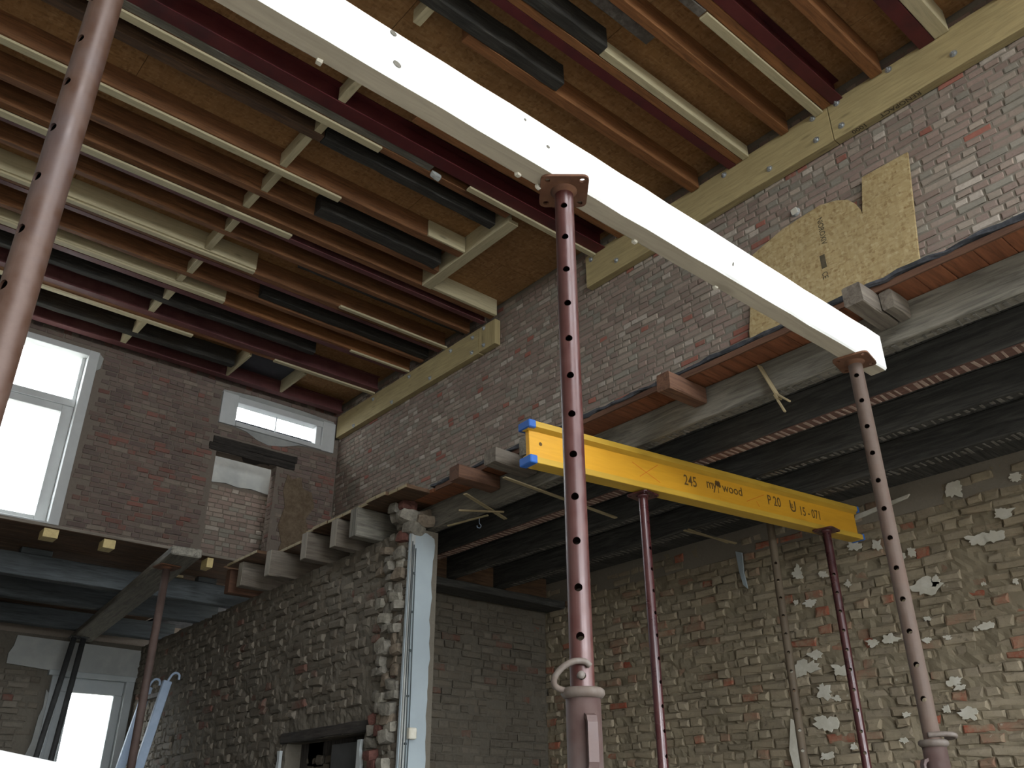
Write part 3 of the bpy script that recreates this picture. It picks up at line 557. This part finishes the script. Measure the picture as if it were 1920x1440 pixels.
tag(box('trimmer_board', 4.028, 4.06, 4.745, 6.086, ZJ+.031, ZD, 'pale', None, .002), 'pale upright board standing on the trimmer plank', 'board')
tag(box('header_board', 4.14, X1, 6.05, 6.088, ZJ, ZD, 'pale', None, .003), 'pale header board closing the open ceiling bay', 'board')
tag(box('packing_board', 3.60, 4.02, 5.375, 5.398, ZJ, ZD-.02, 'pale', None, .003), 'short pale board screwed to a joist side at the trimmer', 'board')
lump_o = lump('cloth_tuft', (3.16, 4.66, ZJ-.022), (.09, .05, .04), 'tuft', None, 77, 4); tag(lump_o, 'pale torn cloth tuft hanging under the grey joist', 'cloth')
# ledgers bolted on the party wall
XLg = 4.97
def ledger(y0, y1, z0, z1, label, bolts, group='ledger boards on the brick wall'):
    r = empty('ledger_board', (XP-.04, y0, z0)); tag(r, label, 'ledger', group)
    bd = box('board', XLg, XP-.005, y0, y1, z0, z1, 'ply', None, .003); keep_parent(bd, r)
    for (yy, zz2) in bolts:
        bm = bmesh.new(); bmesh.ops.create_cone(bm, cap_ends=True, segments=14, radius1=.026, radius2=.026, depth=.003, matrix=Matrix.Translation((0, 0, .0015)))
        bmesh.ops.create_cone(bm, cap_ends=True, segments=6, radius1=.016, radius2=.015, depth=.013, matrix=Matrix.Translation((0, 0, .0085)))
        bmesh.ops.create_cone(bm, cap_ends=True, segments=8, radius1=.005, radius2=.005, depth=.02, matrix=Matrix.Translation((0, 0, .018)))
        o = link('bolt', tomesh(bm), 'bolt', None, (XLg-.0005, yy, zz2), (0, -PI/2, 0)); keep_parent(o, bd)
    return r
ledR = ledger(YR, 2.16, 5.985, 6.33, 'long pale ledger board reaching from the joint to the room corner', [(2.084, 6.289), (2.086, 6.071), (1.673, 6.298), (1.252, 6.102), (.85, 6.28), (.5, 6.08)])
ledger(2.166, 4.735, 5.985, 6.33, 'pale ledger board with wavy grain above the yellow strand board', [(3.115, 6.277), (2.707, 6.075), (2.287, 6.286), (2.293, 6.078), (4.347, 6.088), (3.6, 6.08), (4.66, 6.266), (3.95, 6.28)])
ledger(6.09, 6.362, 5.985, 6.283, 'short ledger piece at the corner of the open ceiling bay', [(6.276, 6.247), (6.272, 6.037)])
ledger(6.366, 9.33, 5.98, 6.283, 'long pale ledger board ending at the small far window', [(6.469, 6.215), (6.478, 6.033), (6.862, 6.219), (7.246, 6.029), (7.676, 6.22), (8.026, 6.016), (8.461, 6.218), (8.889, 6.006)])
# stamp on the ledger's underside: read from below
for s_, yy in (('RENOPACT', 1.52), ('1000', 1.92)):
    mm = Matrix(((0., 1., 0., 4.984), (1., 0., 0., yy), (0., 0., -1., 5.9847), (0, 0, 0, 1)))
    keep_parent(text('stamp', s_, .058, 'stamp', None, mm, .0006), ledR)
# strand board and light point on the party wall
ob = [atx(x, y, 5.03) for x, y in ((1414, 480), (1470, 432), (1540, 387), (1572, 378), (1592, 377), (1606, 384), (1615, 394), (1620, 404), (1619, 335), (1704, 288), (1725, 478))]
poly = [(3.12, 3.42), (3.12, 4.79)] + [(p.y, p.z) for p in ob] + [(1.83, 4.3), (1.83, 3.42)]
r = empty('strand_board', (5.0, 2.4, 3.42)); tag(r, 'yellow strand board with rounded notch standing against the brick wall', 'board')
o = prism('panel', poly, (5.026, 0, 0), (0, 1, 0), (0, 0, 1), (-1, 0, 0), .018, 'osb'); keep_parent(o, r)
def vtext(s_, yy, zz2, size):
    mm = Matrix(((0., 0., -1., 5.0075), (0., -1., 0., yy), (-1., 0., 0., zz2), (0, 0, 0, 1)))
    o = text('stamp', s_, size, 'stamp', r, mm, .0004, .8); o['label'] = 'dark stamped print running down the board'
vtext('NIOROXIV', 2.43, 5.44, .06); vtext('CE', 2.47, 4.99, .06)
o = box('stamp_bar', 5.0068, 5.008, 2.425, 2.465, 5.02, 5.13, 'stamp', None, 0); keep_parent(o, r)
c = atx(1492, 398, XP-.004); bm = bmesh.new(); bmesh.ops.create_cone(bm, cap_ends=True, segments=24, radius1=.038, radius2=.03, depth=.02); lr = link('wall_outlet', tomesh(bm), 'plaster', None, c-Vector((.01, 0, 0)), (0, -PI/2, 0)); tag(lr, 'small round white outlet on the bricks above the strand board', 'outlet')
lump('plaster_ring', (0, 0, .008), (.05, .05, .02), 'plasterbit', lr, 3)
# ------------------------------------------------------------------ upper floor strip on the right
fl = box('floor_upper_right', 3.06, XP, YR, 5.49, ZF+.026, ZF+.045, 'felt', None, 0); fl['kind'] = 'structure'
rg = random.Random(21); y = YR
while y < 5.45:
    w = rg.uniform(.098, .118); e = 2.935 + rg.uniform(-.003, .003)
    o = box('floor_board', e, 3.11, y+.001, min(y+w, 5.48)-.001, ZF+rg.uniform(-.0015, .0015), ZF+.025, 'board', None, .0025); keep_parent(o, fl)
    o = box('floor_board', 3.112, XP-.01, y+.001, min(y+w, 5.48)-.001, ZF, ZF+.025, 'darkgrey', None, .002); keep_parent(o, fl); y += w
o = rough_box('edge_strip', 2.915, 2.985, YR, 4.2, ZF+.026, ZF+.046, 'felt', None, .008, .06); keep_parent(o, fl)
o = rough_box('edge_fascia', 2.922, 2.931, YR, 4.15, ZF-.004, ZF+.0255, 'stubred', None, .0012, .09, .001); keep_parent(o, fl)
for i, (a, b, m, lab) in enumerate([(3.07, 3.145, 'grey', 'weathered grey floor joist at the open edge of the upper floor'), (3.45, 3.53, 'darkgrey', 'dark floor joist with brown lath marked underside, second from the edge'),
        (3.88, 3.95, 'darkgrey', 'dark grey floor joist with frayed edge, third from the open edge'), (4.34, 4.45, 'darkgrey', 'dark floor joist nearest the rough brick wall')]):
    r = empty('floor_joist', (a, YR, 3.185)); tag(r, lab, 'joist', 'floor joists of the upper floor')
    o = rough_box('beam', a, b, YR, 5.49, 3.187, ZF-.002, m, None, .003, .18, .004, i); keep_parent(o, r)
    # lath marks: thin remnants of plaster between the former laths
    yy = .3; me1 = cbox(.012, b-a-.006, .003, .001); me1.materials.append(M_['lathmark'] if i in (1,) else M_['lathdark'])
    if i == 1: o = box('underside_stain', a+.002, b-.002, .2, 5.3, 3.183, 3.187, 'redstain', None, 0); keep_parent(o, r)
    cnt = 0
    while yy < 5.2 and cnt < 130:
        o = link('lath_mark', me1, None, None, ((a+b)/2, yy, 3.1825), (0, 0, PI/2+rg.uniform(-.12, .12))); o.scale = (rg.uniform(.6, 1.6), rg.uniform(.85, 1.) if i == 1 else rg.uniform(.35, .9), 1); keep_parent(o, r)
        yy += rg.uniform(.026, .048); cnt += 1
for i, (x0, x1) in enumerate([(3.15, 3.44), (3.54, 3.87), (3.96, 4.33), (4.46, 4.9)]):
    tag(box('end_block', x0, x1, 5.30, 5.36, 3.16, ZF-.004, 'darkbrown', None, .004), '%s brown filler block between joist ends, counted from the plastered wall end' % ORD[i], 'block', 'filler blocks between the joist ends')
tag(rough_box('wall_plate', 3.06, XP-.02, 5.22, 5.45, 3.10, 3.158, 'darkgrey', None, .004), 'dark timber plate bearing the joists on the back wall', 'beam')
# sawn-off joist ends at the open edge
ends = [(1.28, .075, 2.80, 3.06, 'stub', 'grey sawn joist end beside the white beam tip'), (2.22, .075, 2.80, 3.06, 'stubred', 'brown sawn joist end hanging over the yellow beam'),
        (3.42, .10, 2.76, 3.06, 'stub', 'pale grey sawn joist end behind the blue capped beam end'), (3.74, .09, 2.76, 3.06, 'stubred', 'reddish sawn joist end beside the broken wall top')]
for yc, w, x0, x1, m, lab in ends:
    tag(rough_box('joist_end', x0, x1, yc-w/2, yc+w/2, ZF-.09, ZF-.004, m, None, .004, .08), lab, 'joist end', 'sawn joist ends')
tag(rough_box('joist_end', 2.93, 3.06, 1.185, 1.235, ZF-.085, ZF-.004, 'stub', None, .004, .08), 'second grey joist end paired beside the white beam tip', 'joist end', 'sawn joist ends')
tag(rough_box('joist_end', 2.80, 3.06, 3.16, 3.22, ZF-.10, ZF-.004, 'grey', None, .006, .05), 'crumbling grey joist end touching the blue capped beam', 'joist end', 'sawn joist ends')
# floor over the centre wall with cut joists
fc = box('floor_upper_centre', 3.02, XP, 5.5, 9.39, ZF+.027, ZF+.045, 'felt', None, 0); fc['kind'] = 'structure'
y = 4.22; e = 2.76
while y < 6.60:
    w = rg.uniform(.095, .115)
    if abs(y-5.45) < .06: e = 2.84
    elif abs(y-6.1) < .06: e = 2.70
    elif rg.random() < .25: e = 2.75+rg.uniform(-.02, .02)
    o = box('floor_board', e, 3.35, y+.002, y+w-.002, ZF+.0, ZF+.025, 'darkbrown', None, .002); keep_parent(o, fc)
    o = box('sawn_edge', e-.004, e-.0002, y+.004, y+w-.004, ZF+.002, ZF+.023, 'lath', None, .001); keep_parent(o, fc); y += w
for i, (yc, m, x0, lab) in enumerate([(6.70, 'stubred', 2.74, 'brown sawn joist end furthest along the centre wall'), (6.43, 'stub', 2.72, 'grey sawn joist end with pale cut face, second from the far floor'), (6.0, 'stub', 2.74, 'broad grey sawn joist end below the stepped floor boards'),
        (5.43, 'stub', 2.73, 'tilted grey sawn joist end in the middle of the row'), (5.04, 'stub', 2.74, 'grey sawn joist end with long pale cut face'), (4.76, 'grey', 2.72, 'splintered grey joist end beside the broken wall corner')]):
    r = empty('cut_joist', (x0, yc, 3.15)); tag(r, lab, 'joist end', 'cut joists on the centre wall')
    o = rough_box('timber', x0, 3.2, yc-.04, yc+.04, 3.15, ZF-.004, m, None, .004, .1); keep_parent(o, r)
    o = box('sawn_face', x0-.004, x0+.002, yc-.037, yc+.037, 3.153, ZF-.008, 'sawn' if i in (1, 2, 3, 4) else m, None, 0); keep_parent(o, r)
# floor strip along the far wall
ff = box('floor_upper_far', XL, 3.04, 7.3, 9.39, 3.416, 3.432, 'felt', None, 0); ff['kind'] = 'structure'
y = 6.62
while y < 9.3:
    o = box('floor_board', XL, 2.74 if y < 6.75 else 3.0, y+.002, min(y+.118, 9.39)-.002, 3.388, 3.414, 'darkbrown', None, .003); keep_parent(o, ff); y += .118
o = box('edge_strip', XL, 2.74, 6.612, 6.619, 3.39, 3.413, 'stub', None, .001); keep_parent(o, ff)
for (px, py, w, h, lab) in [(95, 1000, .10, .062, 'yellow batten end under the far floor edge, below the big window'), (205, 1018, .085, .065, 'yellow batten end under the far floor edge, left of the plank tip'), (393, 1055, .05, .075, 'slim yellow batten end under the far floor edge, right of the plank tip')]:
    c = aty(px, py, 6.64); tag(box('batten_end', c.x-w/2, c.x+w/2, 6.63, 6.75, 3.385-h, 3.385, 'yellowstub', None, .002), lab, 'batten', 'yellow batten ends under the far floor')
for i, (yc, lab) in enumerate([(7.27, 'bluish grey floor beam at the open edge of the far floor'), (8.05, 'second bluish grey floor beam under the far floor'), (9.1, 'bluish grey floor beam along the far wall')]):
    tag(rough_box('floor_beam', XL, 3.22, yc-.05, yc+.05, 3.172, 3.338, 'bluegrey', None, .004, .2), lab, 'beam', 'floor beams of the far floor')
for x, w, lab in ((1.44, .22, 'grey packing block on the far floor beam under the big window'), (2.78, .16, 'grey packing block on the far floor beam near the cut joists')):
    tag(box('packing_block', x-w/2, x+w/2, 7.23, 7.31, 3.342, 3.386, 'bluegrey', None, .004), lab, 'block', 'packing blocks')
tag(box('packing_strip', 2.28, 2.56, 7.2, 7.24, 3.342, 3.362, 'lath', None, .002), 'pale thin packing strip lying on the far floor beam', 'batten')
# grey plank beam under the far floor
p0, p1 = Vector((2.03, 5.72, 3.14)), Vector((2.42, 9.30, 3.14))
tag(bar('support_plank', p0, p1, .20, .06, 'grey', None, .008), 'wide grey support plank on props below the far floor', 'plank')
# ------------------------------------------------------------------ white beam on the three near props
def white_beam():
    x0, x1, y0, y1, z0, z1 = -.75, 2.87, 1.243, 1.312, 2.985, 3.132
    r = empty('white_beam', (x0, (y0+y1)/2, z0)); tag(r, 'long bright whitewashed timber beam resting on steel prop heads', 'beam')
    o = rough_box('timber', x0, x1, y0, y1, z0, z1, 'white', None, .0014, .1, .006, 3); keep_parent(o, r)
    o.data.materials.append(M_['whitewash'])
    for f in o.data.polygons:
        if f.normal.y < -.6 or f.normal.x > .8: f.material_index = 1  # front and end coloured brighter than the underside, as the light falls
    for p in (atz(612, 100, z0-.004), atz(985, 318, z0-.003), atz(1012, 348, z0-.002), atz(1210, 440, z0-.002), atz(1350, 535, z0-.003)):
        o = lump('plaster_crumb', (min(p.x, x1-.02), y1-.004, z0-.002), (.014, .012, .012), 'plasterbit', None, int(p.x*91), 1); keep_parent(o, r)
    for px, py, a, b_ in ((738, 62, .009, .006), (745, 120, .011, .007), (985, 224, .004, .003), (1375, 495, .003, .008), (1028, 275, .006, .004)):
        c = aty(px, py, y0-.0025); bm = bmesh.new(); bmesh.ops.create_cone(bm, cap_ends=True, segments=14, radius1=1, radius2=1, depth=.0014)
        for v in bm.verts: v.co = Vector((v.co.x*a, v.co.y*b_, v.co.z))
        o = link('knot', tomesh(bm), 'grey', None, c, (PI/2, .3, 0)); keep_parent(o, r)
    return r
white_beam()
# ------------------------------------------------------------------ props
def tube_mesh(z0, z1, ro, ri, holes, ang, hr=.0085, n=40):
    def cyl(bm, r, za, zb, inward=False): return bmesh.ops.create_cone(bm, cap_ends=False, segments=n, radius1=r, radius2=r, depth=zb-za, matrix=Matrix.Translation((0, 0, (za+zb)/2)))['verts']
    bm = bmesh.new(); A = [[bm.verts.new((r*math.cos(2*PI*k/n), r*math.sin(2*PI*k/n), z)) for k in range(n)] for r, z in ((ro, z0), (ro, z1), (ri, z1), (ri, z0))]
    for a, b in zip(A, A[1:]+A[:1]):
        for k in range(n): bm.faces.new((a[k], a[(k+1) % n], b[(k+1) % n], b[k]))
    me = tomesh(bm)
    if not holes: me.shade_smooth(); return me
    cb = bmesh.new(); d = Vector((math.cos(ang), math.sin(ang), 0)); R = d.to_track_quat('Z', 'Y').to_matrix().to_4x4()
    for z in holes:
        m = Matrix.Translation((0, 0, z)) @ R; bmesh.ops.create_cone(cb, cap_ends=True, segments=18, radius1=hr, radius2=hr, depth=ro*4, matrix=m)
    a, c = link('a', me), link('c', tomesh(cb)); md = a.modifiers.new('b', 'BOOLEAN'); md.object = c; md.operation = 'DIFFERENCE'; md.solver = 'EXACT'
    out = bpy.data.meshes.new_from_object(a.evaluated_get(bpy.context.evaluated_depsgraph_get()))
    bpy.data.objects.remove(a); bpy.data.objects.remove(c); out.materials.clear()
    bm = bmesh.new(); bm.from_mesh(out); bm.normal_update()
    for e in bm.edges: e.smooth = len(e.link_faces) == 2 and e.calc_face_angle(9) < .6
    for f in bm.faces: f.smooth = True
    bm.to_mesh(out); bm.free(); return out
def plate_mesh(w, th, r, holes, hr):
    bm = bmesh.new(); ol = []
    for cx, cy, a0 in ((1, 1, 0), (-1, 1, 90), (-1, -1, 180), (1, -1, 270)):
        for k in range(5): a = math.radians(a0+k*22.5); ol.append((cx*(w/2-r)+r*math.cos(a), cy*(w/2-r)+r*math.sin(a)))
    lo = [bm.verts.new((x, y, -th)) for x, y in ol]; hi = [bm.verts.new((x, y, 0)) for x, y in ol]; ring_faces(bm, [lo, hi]); me = tomesh(bm)
    cb = bmesh.new()
    for x, y in holes: bmesh.ops.create_cone(cb, cap_ends=True, segments=14, radius1=hr, radius2=hr, depth=.05, matrix=Matrix.Translation((x, y, 0)))
    a, c = link('a', me), link('c', tomesh(cb)); md = a.modifiers.new('b', 'BOOLEAN'); md.object = c; md.operation = 'DIFFERENCE'; md.solver = 'EXACT'
    out = bpy.data.meshes.new_from_object(a.evaluated_get(bpy.context.evaluated_depsgraph_get())); bpy.data.objects.remove(a); bpy.data.objects.remove(c); out.materials.clear(); return out
def prop(label, x, y, ztop, zcol, ro, rout, mt, mo, hz, ang, prot=0., pw=.125, lean=(0, 0), mplate='rust', pin=None, cat='prop', strap=None):
    """telescopic prop: base plate, outer tube with collar, inner tube with pin holes, head plate"""
    r = empty('steel_prop', (x, y, 0)); tag(r, label, cat, 'telescopic steel props')
    add = lambda o: (keep_parent(o, r), o)[1]
    th = .007
    hp = add(link('head_plate', plate_mesh(pw, th, .018, [(sx*pw*.36, sy*pw*.36) for sx in (-1, 1) for sy in (-1, 1)], .0075), mplate, None, (x, y, ztop), (0, 0, prot)))
    add(link('inner_tube', tube_mesh(zcol-.25, ztop-th+.002, ro, ro-.0035, hz, ang), mt, None, (x, y, 0)))
    bm = bmesh.new(); rings = []
    for rr, z in ((ro+.011, 0), (ro+.004, -.003), (ro+.0005, -.012)): rings.append([bm.verts.new((rr*math.cos(2*PI*k/24), rr*math.sin(2*PI*k/24), z)) for k in range(24)])
    ring_faces(bm, rings); keep_parent(link('weld', tomesh(bm, True), mplate, None, (x, y, ztop-th)), hp)
    ot = add(link('outer_tube', tube_mesh(.008, zcol, rout, ro+.002, [], 0), mo, None, (x, y, 0)))
    bm = bmesh.new(); rings = []
    for rr, z in ((ro+.002, .0), (rout+.003, .002), (rout+.008, -.002), (rout+.009, -.010), (rout+.004, -.016), (rout, -.018)): rings.append([bm.verts.new((rr*math.cos(2*PI*k/36), rr*math.sin(2*PI*k/36), z)) for k in range(36)])
    ring_faces(bm, rings); keep_parent(link('collar', tomesh(bm, True), 'pin', None, (x, y, zcol+.004)), ot)
    add(link('base_plate', plate_mesh(.14, .008, .01, [(.05, .05), (-.05, -.05)], .008), mplate, None, (x, y, .008)))
    if pin: add(sweep('locking_pin', spline([Vector((x, y, 0))+Vector(p) for p in pin], 6), .0075, 'pin', None, 10))
    if strap:
        d = Vector((math.cos(strap), math.sin(strap), 0)); s_ = d.cross(Vector((0, 0, 1))); b0 = Vector((x, y, zcol))
        pf = [(rout-.004, -.042), (rout+.012, -.048), (rout+.017, -.06), (rout+.017, -.13), (rout+.012, -.142), (rout-.004, -.148), (rout-.004, -.14), (rout+.006, -.134), (rout+.01, -.127), (rout+.01, -.063), (rout+.006, -.056), (rout-.004, -.05)]
        keep_parent(prism('strap', pf, b0-s_*.010, d, (0, 0, 1), s_, .020, mo), ot)
    return r
TC = math.atan2(-1, -1)           # direction from the near prop towards the camera side
rv = Vector((RT.x, RT.y, 0)).normalized(); tc = Vector((-FW.x, -FW.y, 0)).normalized()
def fr(a, b, z): return rv*a + tc*b + Vector((0, 0, z))
prop('worn red steel prop with looped pin holding up the white beam', 1.27, 1.275, 2.984, 1.735, .0242, .0345, 'propred', 'propouter', [2.915-.098*k for k in range(12)]+[1.762], math.atan2(tc.y, tc.x)-.12,
     -.7, .125, pin=[fr(-.006, -.07, 1.762), fr(-.006, .0, 1.762), fr(-.004, .036, 1.762)], strap=math.atan2(tc.y, tc.x)+.25)
lp = sweep('pin_loop', spline([Vector((1.27, 1.275, 0))+p for p in (fr(.014, .028, 1.779), fr(.004, .031, 1.787), fr(-.018, .034, 1.787), fr(-.040, .034, 1.776), fr(-.056, .03, 1.757), fr(-.055, .024, 1.742), fr(-.038, .012, 1.736), fr(-.026, -.004, 1.735))], 6), .0062, 'pin', None, 10)
keep_parent(lp, [o for o in COL.objects if o.name == 'locking_pin'][0])
zc_ = 1.715
prop('dusty brown steel prop under the free end of the white beam', 2.715, 1.285, 2.984, zc_, .0242, .0335, 'propdust', 'propouter', [2.916-.0985*k for k in range(12)], math.atan2(-1.285, -2.715)-.1,
     .2, .125, pin=[fr(-.02, .02, zc_+.018), fr(.02, .03, zc_+.02), fr(.05, .03, zc_+.018), (fr(.058, .018, zc_+.014)), fr(.045, -.01, zc_+.012)], strap=math.atan2(tc.y, tc.x)-1.4)
prop('rusty mauve steel prop standing before the big window', .146, 1.283, 2.984, 1.75, .0262, .0345, 'proprust', 'propouter', [2.795-.0998*k for k in range(10)], math.atan2(tc.y, tc.x)-.4, .3, .125)
# small props under the yellow beam
prop('glossy dark red steel prop under the middle of the yellow beam', 3.075, 2.625, 2.928, 1.3, .0225, .03, 'propdark', 'propdark', [2.66-.1*k for k in range(12)], math.atan2(tc.y, tc.x)+.75, .1, .12, mplate='propdark')
prop('slim dark red steel prop under the wall end of the yellow beam', 4.40, 2.44, 2.974, 1.3, .0225, .03, 'propdark', 'propdark', [2.72-.1*k for k in range(12)], math.atan2(tc.y, tc.x)-.3, .1, .12, mplate='propdark')
prop('dull brown steel prop standing behind the yellow beam', 4.385, 2.78, 3.176, 1.3, .0225, .03, 'propbrown', 'propbrown', [2.85-.1*k for k in range(14)], math.atan2(tc.y, tc.x)-.3, .1, .12, mplate='propbrown')
prop('rusty steel prop under the near tip of the grey plank', 2.03, 6.06, 3.108, 1.5, .026, .032, 'proprustdark', 'proprustdark', [], 0, .1, .15)
for (xt, xb, lab) in ((2.30, 2.20, 'blackened steel post before the glazed door, on its hinge side'), (2.385, 2.33, 'blackened steel post before the glazed door, beside its glass')):
    r = empty('steel_post', (xb, 9.08, 0)); tag(r, lab, 'post', 'steel posts under the grey plank')
    t_ = Vector((xt, 9.08, 3.10)); b_ = Vector((xt+(xb-xt)*2.8, 9.08, .008)); o = sweep('tube', [b_, t_], .026, 'post', None, 16); keep_parent(o, r)
    o = box('head_plate', xt-.036, xt+.036, 9.02, 9.14, 3.10, 3.109, 'post', None, .001); keep_parent(o, r); o = box('foot_plate', b_.x-.04, b_.x+.04, 9.02, 9.14, 0, .008, 'post', None, .001); keep_parent(o, r)
# ------------------------------------------------------------------ yellow formwork beam
def yellow_beam():
    yaw, sl = -.079, .032; P = Vector((2.347, 2.617, 2.913)); L = 2.45
    X = Vector((math.cos(yaw)*math.cos(sl), math.sin(yaw)*math.cos(sl), math.sin(sl))); Y = Vector((-math.sin(yaw), math.cos(yaw), 0)); Z = X.cross(Y)
    mw = Matrix((X, Y, Z)).transposed().to_4x4(); mw.translation = P
    r = empty('formwork_beam'); r.matrix_world = mw; tag(r, 'yellow lacquered timber formwork beam with blue end caps', 'beam')
    def part(nm, x0, x1, y0, y1, z0, z1, mt, bev=.002):
        o = box(nm, x0, x1, y0, y1, z0, z1, mt, None, bev); o.parent = r; return o
    web = part('web', .012, L-.012, .0265, .0535, .038, .162, 'yellow')
    for z0, z1 in ((0, .04), (.16, .2)):
        bm = bmesh.new(); s_ = 1 if z0 == 0 else -1; zz2 = lambda v: (z0+v) if s_ > 0 else (z1-v)
        pr_ = [(.002, 0), (.078, 0), (.08, .002), (.08, .028), (.0545, .04), (.0255, .04), (0, .028), (0, .002)]
        a = [bm.verts.new((0, yv, zz2(v))) for yv, v in pr_]; b = [bm.verts.new((L, yv, zz2(v))) for yv, v in pr_]; ring_faces(bm, [a, b]); bmesh.ops.translate(bm, vec=(-L/2, 0, 0), verts=bm.verts)
        link('flange', tomesh(bm), 'yellowflange', r, (L/2, 0, 0))
        for xa, xb in ((-.006, .034), (L-.012, L+.006)):
            zl, zh = (-.003, .035) if z0 == 0 else (.165, .203)
            part('end_cap', xa, xb, -.003, .083, zl, zh, 'blue', .004)
    bm = bmesh.new(); bmesh.ops.create_cone(bm, cap_ends=True, segments=16, radius1=.009, radius2=.009, depth=.0012); link('peg_hole', tomesh(bm), 'ink', r, (.075, .0262, .105), (PI/2, 0, 0))
    def mark(s_, x, z, size, sx=1.):
        m = Matrix(((1, 0, 0, x), (0, 0, -1, .0262), (0, 1, 0, z), (0, 0, 0, 1))); o = text('stamped_print', s_, size, 'ink', None, m, .0003, sx); o.parent = web; o.matrix_parent_inverse = web.matrix_basis.inverted(); return o
    XM = lambda px: None
    def xof(px, py):                     # beam coordinate of a pixel on the web face
        d = ray(px, py); q0 = P+Y*.0265; t = (q0-CAM).dot(Y)/d.dot(Y); q = CAM+d*t-P; return q.dot(X), q.dot(Z)
    x, z = xof(1283, 908); mark('245', x, z, .078, .82)
    x, z = xof(1325, 914); mark('m', x, z, .075, .9); x, z = xof(1337, 917); mark('y', x, z, .075, .9)
    x, z = xof(1355, 921); mark('wood', x, z, .068, 1.0)
    x, z = xof(1345, 909)
    for dx, dz, rr in ((-.006, .012, .011), (.010, .010, .012), (.002, .0, .010), (.016, -.004, .010), (-.012, .002, .008)):
        bm = bmesh.new(); bmesh.ops.create_cone(bm, cap_ends=True, segments=10, radius1=rr, radius2=rr, depth=.001); link('tree_emblem', tomesh(bm), 'ink', r, (x+dx, .0262, z+dz), (PI/2, 0, 0))
    part('tree_emblem', x+.0005, x+.0045, .0258, .0265, z-.045, z, 'ink', 0)
    x, z = xof(1440, 945); mark('P 20', x, z, .078, .82)
    x, z = xof(1482, 958); mark('U', x, z, .092, .9); mark('u', x+.013, z+.02, .055, .7)
    x, z = xof(1500, 965); mark('15 - 071', x, z, .073, .8)
    def stroke(p, q):
        (xa, za), (xb, zb) = xof(*p), xof(*q); m = Vector(((xa+xb)/2, .0262, (za+zb)/2)); ln = math.hypot(xb-xa, zb-za)
        link('chalk_mark', cbox(ln, .0006, .0028, 0), 'redink', r, m, (0, -math.atan2(zb-za, xb-xa), 0))
    stroke((1185, 866), (1238, 905)); stroke((1200, 893), (1233, 872)); stroke((1400, 940), (1432, 928)); stroke((1418, 940), (1424, 950))
    part('shadow_groove', .03, L-.02, .0258, .0268, .0385, .0405, 'ink', 0)  # thin dark strip painted as shade where web meets lower flange
    return r
yellow_beam()
# ------------------------------------------------------------------ laths, hook, site gear
def lath(label, p, q, w=.028, t=.008):
    tag(bar('broken_lath', p, q, w, t, 'lath', None, .001), label, 'lath', 'broken laths hanging from the ceiling')
lath('pale broken lath hanging below the grey floor joist', atx(1424, 686, 3.05), atx(1462, 748, 3.045), .03); lath('split pale splinter at the hanging lath tip', atx(1455, 738, 3.044), atx(1480, 752, 3.04), .02); lath('thin splinter beside the hanging lath tip', atx(1452, 740, 3.042), atx(1472, 772, 3.04), .012)
z_ = 3.172
lath('long pale lath crossing behind the worn red prop', atz(945, 895, z_), atz(1155, 971, z_), .024)
lath('pale lath crossing the fan of three laths near the broken wall', atz(872, 926, z_), atz(948, 973, z_-.004), .024)
lath('pale level lath in the fan near the broken wall', atz(860, 957, z_-.018), atz(945, 960, z_-.018), .018)
lath('curved pale lath lowest in the fan near the broken wall', atz(840, 986, z_-.03), atz(915, 966, z_-.03), .014)
lath('pale lath pair hanging before the rough brick wall', atz(1283, 994, z_), atz(1380, 1019, z_), .02); lath('thin twin of the lath pair before the rough brick wall', atz(1290, 992, z_-.008), atz(1365, 1018, z_-.008), .012)
h0 = atz(899, 972, 3.18); tag(sweep('ceiling_hook', spline([h0+Vector((0, 0, .006)), h0+Vector((0, 0, -.03)), h0+rv*.010+Vector((0, 0, -.045)), h0+rv*.004+Vector((0, 0, -.06)), h0-rv*.012+Vector((0, 0, -.056)), h0-rv*.014+Vector((0, 0, -.045))], 5), .0025, 'zinc', None, 6), 'small steel hook screwed into the floor joist', 'hook')
def scaffold_deck():
    r = empty('scaffold_frame', (2.42, 8.2, 0)); tag(r, 'galvanised scaffold frame with end hooks leaning on the centre wall', 'scaffold')
    T, B = Vector((2.86, 8.0, 2.64)), Vector((2.42, 8.0, .03)); X = (T-B).normalized()
    for yy in (8.0, 8.46):
        o = bar('side_rail', Vector((B.x, yy, B.z)), Vector((T.x, yy, T.z)), 0.04, .075, 'zinc', None, .004, up=(-1, 0, .2)); keep_parent(o, r)
        h = Vector((T.x, yy, T.z)); o = sweep('hook', spline([h-X*.02, h+X*.05+Vector((.02, 0, 0)), h+X*.075+Vector((.05, 0, 0)), h+X*.06+Vector((.085, 0, 0)), h+X*.02+Vector((.095, 0, 0))], 5), .011, 'zinc', None, 8); keep_parent(o, r)
    for s_ in (.04, .5, .96): o = bar('cross_bar', B.lerp(T, s_), B.lerp(T, s_)+Vector((0, .46, 0)), .04, .04, 'pin', None, .003); keep_parent(o, r)
    return r
scaffold_deck()
o = prism('sheet_board', [(-.3, 0), (1.25, 0), (1.25, 1.698), (-.3, 1.95)], (0, 4.0, 0), (1, 0, 0), (0, 0, 1), (0, 1, 0), .03, 'sheet'); tag(o, 'white sheet board with slanted top standing on the floor', 'board')
